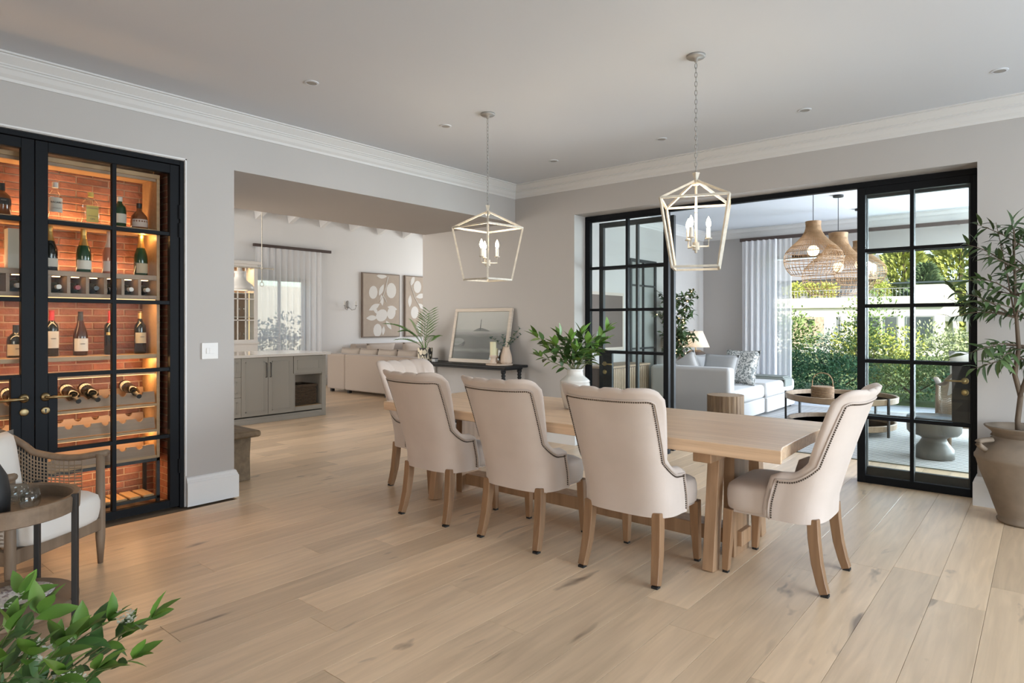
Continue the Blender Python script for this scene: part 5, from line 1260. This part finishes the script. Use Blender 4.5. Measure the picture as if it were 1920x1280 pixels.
# door set in the lounge side wall
d5 = thing('door_5', 'black steel glazed doors in the lounge side wall behind the tree', 'door', (0.09,2.87,0), kind='structure')
for (y0,y1,z0,z1) in ((-0.40,-0.355,0,2.26),(0.355,0.40,0,2.26),(-0.355,0.355,2.215,2.26),(-0.012,0.012,0.06,2.215),(-0.355,0.355,0,0.06),(-0.355,0.355,1.50,1.525),(-0.355,0.355,0.93,0.955),(-0.355,0.355,1.86,1.885)): MB().box(0.001,0.035,y0,y1,z0,z1).build('frame_bar', 'steel_inner', d5)
MB().box(0.004,0.008,-0.355,0.355,0.06,2.215).build('pane', 'door_far_glass', d5)

# ================================================================== KITCHEN ISLAND
IX = -3.2
def face(par, y0, y1, z0, z1, name, handle=None):
    d = MB().box(0,0.022,y0+0.002,y1-0.002,z0+0.002,z1-0.002).build(name, 'island_paint', par, bevel=0.002, seg=1)
    m = 0.055
    for (a,b_,c_,e_) in ((y0+m,y1-m,z0+m,z0+m+0.012),(y0+m,y1-m,z1-m-0.012,z1-m),(y0+m,y0+m+0.012,z0+m,z1-m),(y1-m-0.012,y1-m,z0+m,z1-m)): MB().box(0.022,0.027,a,b_,c_,e_).build('moulding', 'island_paint', d)
    if handle:
        yh, za, zb_ = handle; MB().tube([(0.022,yh,za),(0.045,yh,za),(0.045,yh,zb_),(0.022,yh,zb_)], 0.006, 6).build('handle', 'black_iron', d, label='dark bar handle')
    return d
ca = thing('kitchen_cabinet', 'taupe island cabinet with two panelled doors', 'cabinet', (IX,0,0), 0, 'island cabinet units')
MB().box(-0.95,0,-1.675,-0.935,0.10,0.868).build('carcass', 'island_paint', ca); face(ca,-1.675,-1.305,0.10,0.865,'door',(-1.335,0.60,0.79)); face(ca,-1.305,-0.935,0.10,0.865,'door',(-1.275,0.60,0.79))
cb = thing('kitchen_cabinet', 'taupe island drawer unit partly hidden by the pier', 'cabinet', (IX,0,0), 0, 'island cabinet units')
MB().box(-0.95,0,-2.25,-1.675,0.10,0.868).build('carcass', 'island_paint', cb)
for (z0,z1) in ((0.10,0.36),(0.36,0.62),(0.62,0.865)): face(cb,-2.25,-1.675,z0,z1,'drawer')
cc = thing('kitchen_cabinet', 'open end unit of the taupe island holding a wicker basket', 'cabinet', (IX,0,0), 0, 'island cabinet units')
cm = MB().box(-0.95,0,-0.935,-0.895,0.10,0.868).box(-0.95,0.012,-0.475,-0.415,0.0,0.868).box(-0.95,0,-0.895,-0.475,0.10,0.16).box(-0.95,0,-0.895,-0.475,0.60,0.868)
cm.build('carcass', 'island_paint', cc, bevel=0.002, seg=1); face(cc,-0.93,-0.478,0.62,0.862,'drawer'); MB().box(-0.90,-0.01,-0.893,-0.477,0.16,0.166).build('shelf', 'cover_oak', cc)
pln = MB().box(IX-0.9,IX+0.012,-2.25,-0.478,0.0,0.085).box(IX-0.9,IX+0.022,-2.25,-0.478,0.0,0.055).build('plinth', 'island_paint', bevel=0.004); tag(pln, 'taupe stepped plinth along the foot of the kitchen island', 'plinth')
wt = MB().box(IX-1.05,IX+0.06,-2.35,-0.36,0.868,0.902).build('worktop', 'worktop', bevel=0.004); tag(wt, 'pale polished stone worktop of the kitchen island', 'worktop')
t = thing('wicker_basket', 'dark wicker basket in the open end unit of the island', 'basket', (IX-0.26,-0.685,0.166))
for j in range(12):
    z = 0.022*j; MB().box(-0.19,0.19,-0.175,0.175,z,z+0.021).build('weave_course', 'wicker_dark', t, bevel=0.009, seg=2)
MB().tube([(0.19,0.17,0.275),(0.19,-0.17,0.275),(-0.19,-0.17,0.275),(-0.19,0.17,0.275)], 0.014, 6, closed=True).build('rim', 'wicker_dark', t)
# kitchen pendant on a bar
t = thing('kitchen_pendant', 'pale metal dome pendant on a chained crossbar above the island', 'pendant light', (-3.7,-1.11,3.6))
MB().tube([(0,0,1.195),(0,0,-0.55)], 0.006, 6).tube([(0,0,-0.75),(0,0,-1.72)], 0.007, 6).build('rod', 'lantern', t)
ck = MB(); z = -0.55
for i in range(6):
    ck.tube([((0.012 if i%2 else 0)*math.cos(a)+0, (0 if i%2 else 0.012)*math.cos(a), z-0.018+0.02*math.sin(a)) for a in [2*PI*k/8 for k in range(8)]], 0.003, 4, closed=True, up=(0,1,0) if i%2 else (1,0,0)); z -= 0.034
ck.build('chain', 'lantern', t)
MB().tube([(0,0.17,-1.515),(0,-1.2,-1.515)], 0.010, 8).sph((0,0.17,-1.515),0.018,8).sph((0,0,-1.515),0.022,8).build('crossbar', 'lantern', t)
MB().tube([(0,0.03*math.cos(a),-1.74+0.03*math.sin(a)) for a in [2*PI*k/12 for k in range(12)]], 0.004, 5, closed=True, up=(1,0,0)).build('end_ring', 'lantern', t)
sd = MB().lathe([(0.025,-1.53),(0.03,-1.57),(0.075,-1.575),(0.075,-1.60),(0.068,-1.605),(0.068,-1.65),(0.085,-1.70),(0.165,-1.765),(0.185,-1.84),(0.18,-1.84),(0.15,-1.765)], 32, (0,-0.316,0)).build('dome_shade', 'pendant_white', t, smooth=True)
MB().lathe([(0.10,-1.832),(0.0001,-1.834)], 20, (0,-0.316,0)).build('lamp_disc', 'globe', sd)
# lit glazed hutch
t = thing('china_cabinet', 'white glazed china cabinet lit from inside beyond the island', 'cabinet', (-6.55,0.0,0))
MB().box(-0.44,0.0,-1.6,0.36,0.0,0.93).build('base_cupboard', 'cabinet_white', t); MB().box(-0.44,0.02,-1.62,0.38,0.93,0.96).build('counter', 'cabinet_white', t)
MB().box(-0.44,-0.42,-1.6,0.36,0.96,2.40).build('back_panel', 'cabinet_inside', t)
MB().box(-0.42,-0.02,0.345,0.36,0.96,2.40).box(-0.42,-0.02,-1.6,-1.585,0.96,2.40).build('side_panel', 'cabinet_white', t); MB().box(-0.44,0.03,-1.64,0.42,2.40,2.46).build('cornice', 'cabinet_white', t, bevel=0.01)
for z in (1.42,1.86): MB().box(-0.42,-0.03,-1.585,0.345,z,z+0.012).build('glass_shelf', 'cabinet_white', t)
for (y0,y1,z0,z1) in ((0.29,0.36,0.96,2.40),(-0.40,-0.33,0.96,2.40),(-0.33,0.29,0.96,1.01),(-0.33,0.29,2.33,2.40),(-0.03,-0.012,1.01,2.33),(-0.33,0.29,1.36,1.378),(-0.33,0.29,1.75,1.768),(-0.33,0.29,1.98,1.998),(0.12,0.138,1.01,2.33),(-1.6,-1.53,0.96,2.40),(-1.03,-0.96,0.96,2.40),(-1.53,-0.40,0.96,1.01),(-1.53,-0.40,2.33,2.40),(-1.53,-0.40,1.36,1.378),(-1.53,-0.40,1.75,1.768),(-0.72,-0.702,1.01,2.33),(-1.29,-1.272,1.01,2.33)):
    MB().box(-0.02,0.0,y0,y1,z0,z1).build('glazing_bar', 'cabinet_white', t)
MB().box(-0.012,-0.009,-0.33,0.29,1.01,2.33).build('pane', 'pane', t); MB().box(-0.06,-0.05,0.215,0.225,1.0,2.36).build('led_strip', 'warm_led', t)
lamp('china_cabinet_led', 'AREA', (-6.72,0.0,2.34), 5, (1.0,0.66,0.36), 0.2, 0.6, (-6.72,0,0))
WGL = MB().lathe([(0.03,0),(0.03,0.004),(0.004,0.01),(0.004,0.085),(0.03,0.11),(0.036,0.15),(0.03,0.19)], 12).mesh('bowl_and_stem', 'clear_glass', True); GNM = ['lower shelf','middle shelf','upper shelf']
for zi, z in enumerate((0.96,1.432,1.872)):
    for k in range(3):
        g = thing('wine_glass', 'clear stemmed glass on the china cabinet\'s %s, %s' % (GNM[zi], ['at the pier end','in the middle','beside the light strip'][k]), 'glass', (-6.74,-0.02+0.11*k,z), 0, 'glasses on the %s of the china cabinet' % GNM[zi]); inst(WGL, 'bowl_and_stem', g, (0,0,0))
# kitchen window and sheer
wk = thing('window_4', 'grey framed window behind the white sheer curtain', 'window', (KX-0.12,0,0), kind='structure')
for (y0,y1,z0,z1) in ((0.53,0.585,0.26,2.22),(1.655,1.71,0.26,2.22),(0.585,1.655,2.16,2.22),(0.585,1.655,0.26,0.32),(0.585,1.655,1.0,1.04),(1.10,1.14,0.32,2.16)): MB().box(-0.03,0.03,y0,y1,z0,z1).build('frame_bar', 'house_grey', wk)
MB().box(-0.003,0.003,0.585,1.655,0.32,2.16).build('pane', 'pane', wk)
curtain('curtain', 'white sheer curtain over the kitchen window', 'sheer_white', (KX+0.10,0.50), (KX+0.10,1.95), 0.02, 2.79, 11, 0.035)
t = thing('curtain_rod', 'dark square curtain rail on the white kitchen wall', 'curtain rod', (KX+0.10,0.46,2.79)); MB().box(-0.025,0.025,0,1.72,0,0.055).build('rail', 'rod_wood', t)
for y_ in (0.06,1.66): MB().box(-0.10,-0.025,y_-0.015,y_+0.015,0.01,0.045).build('bracket', 'rod_wood', t)
# sconce
t = thing('wall_sconce', 'small two-candle metal wall sconce on the white wall', 'wall light', (KX,2.68,1.72))
MB().lathe([(0.0001,0),(0.055,0.0),(0.045,0.02),(0.0001,0.03)], 16).build('backplate', 'grey_metal', t); o_ = t.children[0]; o_.rotation_euler = (0,PI/2,0); o_.scale = (1.6,1,1)
for s in (-1,1):
    a_ = MB().tube([(0.02,0,-0.05),(0.07,s*0.06,-0.12),(0.10,s*0.13,-0.10),(0.10,s*0.15,-0.03)], 0.007, 6).lathe([(0.0001,-0.03),(0.03,-0.02),(0.03,-0.015)], 10, (0.10,s*0.15,0)).build('arm', 'grey_metal', t)
    MB().lathe([(0.012,-0.02),(0.012,0.07),(0.0001,0.072)], 8, (0.10,s*0.15,0)).build('candle', 'candle_sleeve', a_)
# botanical paintings
def lemon(c, r, a, n=14): return [(c[0]+(math.cos(2*PI*i/n)*r*1.0)*math.cos(a)-(math.sin(2*PI*i/n)*r*0.8)*math.sin(a), c[1]+(math.cos(2*PI*i/n)*r)*math.sin(a)+(math.sin(2*PI*i/n)*r*0.8)*math.cos(a)) for i in range(n)]
def lf2(c, L, a, w_=0.38):
    pts = []
    for i in range(7): t_ = i/6; pts.append((L*t_, L*w_*0.5*math.sin(PI*t_)))
    for i in range(5,0,-1): t_ = i/6; pts.append((L*t_, -L*w_*0.5*math.sin(PI*t_)))
    return [(c[0]+p[0]*math.cos(a)-p[1]*math.sin(a), c[1]+p[0]*math.sin(a)+p[1]*math.cos(a)) for p in pts]
def painting(y0, y1, label, shapes, stems):
    t = thing('botanical_painting', label, 'painting', (KX,(y0+y1)/2,0.99), 0, 'botanical paintings on the white wall'); w_ = y1-y0; h_ = 1.46
    MB().box(0.002,0.05,-w_/2,w_/2,0,h_).build('frame', 'painting_edge', t); cv = MB().box(0.05,0.053,-w_/2+0.022,w_/2-0.022,0.022,h_-0.022).build('canvas', 'painting_tan', t)
    for i, (k, c, r, a) in enumerate(shapes):
        pts = lemon(c,r,a) if k == 'o' else lf2(c,r,a); pts = [(min(max(p[0],-w_/2+0.025),w_/2-0.025), min(max(p[1],0.025),h_-0.025)) for p in pts]
        MB().poly(pts, 'x', 0.0535, 0.0545+0.0002*i).build('fruit' if k == 'o' else 'leaf', 'painting_white', cv)
    for pts in stems: MB().tube([(0.0545,p[0],p[1]) for p in pts], 0.010, 5, sx=1, sy=1).build('stem', 'painting_white', cv)
painting(3.036,4.107,'taupe painting with white lemons and leaves, fully in view on the white wall',
  [('o',(-0.24,1.02),0.15,1.4),('o',(0.28,1.08),0.18,1.5),('o',(0.28,0.56),0.15,1.2),('o',(0.0,0.50),0.17,0.4),('o',(-0.12,0.16),0.15,1.5),('l',(-0.08,0.95),0.30,1.1),('l',(0.02,0.72),0.26,1.7),('l',(-0.06,0.76),0.34,3.6),('l',(0.16,0.70),0.30,-0.2),('l',(-0.12,0.45),0.32,3.2),('l',(-0.10,0.52),0.24,2.3),('l',(0.12,0.38),0.26,-0.9),('l',(0.06,0.26),0.22,-1.7),('l',(-0.15,1.40),0.30,0.0)],
  [[(0.18,1.40),(0.12,1.15),(0.04,0.95),(-0.06,0.78)],[(0.05,0.95),(0.14,0.80)]])
painting(4.27,5.34,'taupe painting with white lemons cut off by the passage wall',
  [('o',(-0.15,1.20),0.15,1.5),('o',(-0.24,0.58),0.15,1.4),('o',(0.15,0.55),0.17,1.4),('l',(-0.35,1.22),0.28,1.2),('l',(-0.40,0.70),0.30,1.5),('l',(-0.20,0.95),0.32,0.2),('l',(-0.12,0.80),0.26,-0.6),('l',(-0.1,0.35),0.3,-1.5),('o',(0.3,1.0),0.17,1.3),('l',(-0.2,0.2),0.26,0.8)],
  [[(-0.40,1.32),(-0.24,0.95),(-0.08,0.72),(0.0,0.5)]])
# family room sofas and cushions
t = thing('family_sofa', 'long taupe sofa turned with its back to the dining room', 'sofa', (-4.4,1.43,0))
MB().box(-1.52,-0.96,0,0.20,0.06,0.735).build('back', 'sofa_taupe', t, bevel=0.035, seg=3); MB().box(-0.955,1.5,0,0.20,0.06,0.735).build('back', 'sofa_taupe', t, bevel=0.035, seg=3)
MB().box(-1.52,1.5,0.20,0.95,0.06,0.44).build('seat', 'sofa_taupe', t, bevel=0.03, seg=3)
for x in (-1.45,-0.9,0.2,1.4):
    for y_ in (0.08,0.85): MB().box(x-0.03,x+0.03,y_-0.03,y_+0.03,0,0.065).build('foot', 'black_iron', t)
for i,(x,wd,lb) in enumerate(((-1.22,0.62,'taupe piped back cushion at the wall end of the family sofa'),(-0.66,0.55,'second taupe back cushion along the family sofa'),(-0.10,0.55,'third taupe back cushion along the family sofa'),(0.45,0.55,'taupe back cushion of the family sofa next to the palm'))):
    cushion('back_cushion', lb, 'cushion_taupe', (-4.4+x,1.74,0.45), (math.radians(8),0,PI), wd, 0.39, 0.17, 'back cushions of the family sofa')
t = thing('family_sofa', 'second taupe sofa run along the white wall under the paintings', 'sofa', (-6.45,3.7,0))
MB().box(-0.50,-0.30,-1.0,1.4,0.06,0.86).build('back', 'sofa_taupe', t, bevel=0.035, seg=3); MB().box(-0.30,0.45,-1.0,1.4,0.06,0.44).build('seat', 'sofa_taupe', t, bevel=0.03, seg=3)
for (x,y_) in ((-0.45,-0.9),(0.4,-0.9),(-0.45,1.3),(0.4,1.3)): MB().box(x-0.03,x+0.03,y_-0.03,y_+0.03,0,0.065).build('foot', 'black_iron', t)
cushion('cushion', 'pale cushion on the sofa under the paintings', 'cushion_taupe', (-6.55,3.15,0.44), (math.radians(14),0,math.radians(95)), 0.85,0.45,0.18, 'cushions under the paintings')
cushion('cushion', 'second pale cushion on the sofa under the second painting', 'cushion_taupe', (-6.55,4.15,0.44), (math.radians(14),0,math.radians(95)), 0.85,0.45,0.18, 'cushions under the paintings')
cushion('cushion', 'taupe cushion standing near the palm on the family sofa', 'cushion_taupe', (-3.55,1.82,0.45), (math.radians(12),0,math.radians(150)), 0.42,0.42,0.15, 'back cushions of the family sofa')

# ================================================================== GARDEN
g = MB().box(-60,60,5.4,90,-0.3,-0.12).box(-60,-7.3,-60,5.4,-0.3,-0.12).box(8.8,60,-60,5.4,-0.3,-0.12).build('ground', 'lawn'); struct(g, 'green lawn outside the lounge window', 'lawn')
pv = MB().box(-1,9,5.4,6.6,-0.2,-0.06).build('pavement_terrace', 'paving'); struct(pv, 'grey paved strip outside the lounge window', 'paving')
# outer shell so that no sun leaks in: roof with added overhangs that block the sun
rf = MB().box(-1.2,9.1,-10,5.75,3.85,4.0).box(-1.2,-1.0,-10,7.7,3.85,5.8).box(8.8,13,-10,5.75,2.95,3.1).box(8.8,9.0,-10,5.4,3.1,3.85).box(-7.5,9.1,-13,-10,2.9,3.05).build('roof', 'house_roof'); struct(rf, 'roof of this house with overhangs added to block sun, out of sight', 'roof')
Rg = random.Random(4)
def bush(name, label, cat, loc, rx, ry, rz, n, leafL, mat, grp, trunk=True, ragged=0.25, zc=None):
    t = thing(name, label, cat, loc, 0, grp); b = MB(); zc = rz if zc is None else zc
    lobes = [(Vector((Rg.uniform(-0.55,0.55)*rx,Rg.uniform(-0.55,0.55)*ry,zc+Rg.uniform(-0.35,0.5)*rz)), Rg.uniform(0.45,0.7)) for _ in range(7)]+[(Vector((0,0,zc)),0.75)]
    for k in range(n):
        c, s = Rg.choice(lobes); d = Vector((Rg.gauss(0,1),Rg.gauss(0,1),Rg.gauss(0.25,1))).normalized(); f = Rg.uniform(0.72,1.0+ragged*Rg.random())
        p = c+Vector((d.x*rx*s*f, d.y*ry*s*f, d.z*rz*s*f)); 
        if p.z < 0.0: p.z = Rg.uniform(0,0.2)*rz
        e_ = (d+Vector((Rg.gauss(0,0.6),Rg.gauss(0,0.6),Rg.gauss(0.2,0.6)))).normalized(); u = e_.orthogonal().normalized(); u.rotate(Matrix.Rotation(Rg.uniform(0,PI),3,e_))
        L = leafL*Rg.uniform(0.6,1.3); b.add([p, p+e_*L*0.5+u*L*0.26, p+e_*L, p+e_*L*0.5-u*L*0.26], [(0,1,2,3)])
    b.build('foliage', mat, t, kind='stuff')
    if trunk:
        s = MB().tube([(0,0,-0.12),(0.02*rx,0,zc*0.5),(0,0,zc)], [0.04*rx+0.02,0.03*rx+0.015,0.01], 6)
        for k in range(5): a = k*1.3; s.tube([(0,0,zc*0.4),(math.cos(a)*rx*0.5,math.sin(a)*ry*0.5,zc)], [0.02*rx+0.006,0.005], 5)
        s.build('stem', 'bark', t)
    return t
GS = 'shrubs outside the lounge window'
bush('shrub', 'rounded dark green clipped bush just outside the lounge window', 'bush', (1.75,7.0,-0.12), 0.80,0.70,0.46, 3800,0.055,'hedge_dark',GS, ragged=0.05)
bush('shrub', 'second dark clipped bush behind the curtain edge', 'bush', (0.85,7.0,-0.12), 0.55,0.6,0.45, 2400,0.055,'hedge_dark',GS, ragged=0.05)
bush('shrub', 'loose dark shrub standing behind the clipped bush', 'bush', (0.35,8.6,-0.12), 0.75,0.6,0.85, 2600,0.075,'hedge_mid',GS)
bush('shrub', 'grey-blue shrub in the middle of the garden view', 'bush', (1.0,10.0,-0.12), 0.9,0.7,0.75, 2400,0.07,'hedge_blue',GS)
bush('shrub', 'bright yellow-green shrub beside the steel door post', 'bush', (2.05,9.0,-0.12), 0.8,0.6,0.72, 2800,0.07,'hedge_yellow',GS)
bush('shrub', 'tall wispy green shrub reaching up to the rattan pendants', 'bush', (2.0,8.3,-0.12), 0.42,0.4,0.95, 1300,0.07,'hedge_mid',GS, ragged=0.9)
bush('shrub', 'low green shrub beneath the tall glazed panel', 'bush', (2.9,7.6,-0.12), 0.75,0.5,0.42, 2600,0.06,'hedge_mid',GS)
bush('shrub', 'silvery green hedge seen through the middle of the right glazed panel', 'bush', (3.3,9.9,-0.12), 1.0,0.7,0.70, 3600,0.075,'hedge_silver',GS)
bush('shrub', 'silvery green hedge at the right edge of the glazed panel', 'bush', (4.4,9.9,-0.12), 1.1,0.7,0.76, 3400,0.075,'hedge_silver',GS)
bush('shrub', 'dark low bush below the silvery hedge', 'bush', (3.9,7.3,-0.12), 0.9,0.6,0.42, 2600,0.06,'hedge_dark',GS)
bush('shrub', 'light green bush behind the olive tree', 'bush', (5.0,8.2,-0.12), 0.8,0.6,0.65, 2000,0.07,'hedge_yellow',GS)
# neighbour house
hs = thing('neighbour_house', 'white flat-roofed neighbouring house with roof terrace', 'building', (0,0,-0.12))
HY = 27.0
MB().box(-7.5,1.4,HY,HY+6,0,2.55).build('wall', 'stucco', hs); MB().box(0.2,1.4,HY-0.1,HY+4,2.55,3.1).build('chimney_wall', 'stucco', hs)
MB().box(-7.5,1.4,HY-0.12,HY+0.1,2.15,2.62).build('parapet', 'stucco', hs)
MB().box(-4.75,-3.35,HY-0.05,HY+0.05,0.35,1.72).build('stone_recess', 'stone_clad', hs); MB().box(-4.0,-3.75,HY-0.12,HY-0.05,1.35,1.62).build('wall_lamp', 'window_dark', hs)
for (x0,x1,z0,z1) in ((-2.75,-2.6,0.8,1.75),(-2.0,-1.0,0.2,1.75),(-0.85,-0.3,0.2,1.75),(0.0,1.05,0.3,1.75)):
    w_ = MB().box(x0,x1,HY-0.06,HY+0.02,z0,z1).build('window', 'house_grey', hs); MB().box(x0+0.06,x1-0.06,HY-0.075,HY-0.06,z0+0.06,z1-0.06).build('window_pane', 'window_dark', w_)
MB().box(1.4,3.2,HY+0.2,HY+3,1.5,1.72).build('porch_roof', 'house_grey', hs); MB().box(2.9,3.05,HY+0.2,HY+0.35,0,1.5).build('porch_post', 'stucco', hs)
rl = MB()
for k in range(52): rl.box(-7.4+k*0.145,-7.4+k*0.145+0.02,HY+0.3,HY+0.32,2.55,3.0)
rl.box(-7.4,0.15,HY+0.29,HY+0.33,2.98,3.01).build('terrace_railing', 'house_grey', hs)
h2 = thing('hillside_house', 'grey pitched-roof house behind the terrace', 'building', (0,0,-0.12))
MB().box(-12,-3.2,34,40,0,4.0).build('wall', 'house_grey', h2); MB().poly([(33.2,3.9),(41,3.9),(37.2,5.5)], 'x', -12.5, -2.9).build('roof', 'house_roof', h2)
for x in (-6.0,-4.8): MB().box(x,x+0.6,33.95,34.02,2.2,3.2).build('window', 'window_dark', h2)
MB().box(-2.2,1.8,34,38,3.55,3.63).build('pergola_roof', 'window_dark', h2)
for x in (-2.1,1.6): MB().box(x,x+0.15,34,34.15,0,3.5).build('pergola_post', 'house_grey', h2)
GT = 'plants on the neighbouring roof terrace'
for i,(x,lb) in enumerate(((-5.0,'yellow-green potted shrub at the curtain end of the neighbouring terrace'),(-4.2,'second yellow-green shrub along the neighbouring terrace'),(-3.4,'yellow-green shrub on the neighbouring terrace under the pendants'),(-1.2,'yellow-green climbing shrub at the terrace pergola'))):
    bush('terrace_shrub', lb, 'shrub', (x,HY+0.9,2.43), 0.45,0.35,0.42, 700,0.12,'hedge_yellow',GT, trunk=True, ragged=0.5)
GC = 'tall conifers behind the neighbouring house'
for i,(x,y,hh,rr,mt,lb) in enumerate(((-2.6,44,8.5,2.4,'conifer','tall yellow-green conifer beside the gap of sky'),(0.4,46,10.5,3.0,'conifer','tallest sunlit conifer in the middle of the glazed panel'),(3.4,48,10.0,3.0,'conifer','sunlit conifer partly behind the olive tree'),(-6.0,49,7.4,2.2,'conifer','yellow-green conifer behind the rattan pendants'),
                                     (-1.0,41,5.0,1.9,'conifer_dark','dark conifer above the terrace pergola'),(6.4,46,9.5,2.9,'conifer','conifer beyond the right edge of the window'),(2.0,40,5.2,2.0,'conifer','lower sunlit conifer at the house corner'),(4.8,33,3.4,1.6,'conifer_dark','dark rounded tree by the white porch'))):
    t = thing('conifer', lb, 'tree', (x,y,-0.12), 0, GC); MB().tube([(0,0,0),(0,0,hh*0.9)], [0.28,0.04], 7).build('trunk', 'bark', t); b = MB()
    for k in range(6500):
        v = Rg.random()**0.8; z = hh*(0.06+0.94*v); a = Rg.uniform(0,2*PI); lob = 1+0.16*math.sin(3*a+z*2.9)+0.16*math.sin(5*a-z*4.7); r = rr*lob*(1-v)**0.75*Rg.uniform(0.55,1.0)+0.1
        p = Vector((math.cos(a)*r, math.sin(a)*r, z)); e_ = Vector((math.cos(a),math.sin(a),Rg.uniform(0.1,1.1))).normalized(); u = e_.orthogonal().normalized(); u.rotate(Matrix.Rotation(Rg.uniform(0,PI),3,e_)); L = Rg.uniform(0.25,0.6)
        b.add([p-e_*L*0.3, p+u*L*0.22, p+e_*L*0.7, p-u*L*0.22], [(0,1,2,3)])
    b.build('foliage', mt, t, kind='stuff')
# view outside the kitchen window
bw = MB().box(-11.2,-11.0,-3,7.4,-0.12,2.3).build('wall_garden', 'stucco'); struct(bw, 'garden wall outside the kitchen window', 'wall')
bush('shrub', 'dark shrub outside the sheer-curtained kitchen window', 'bush', (-9.6,2.2,-0.12), 0.7,0.9,0.8, 1600,0.09,'hedge_blue','shrubs outside the kitchen window')
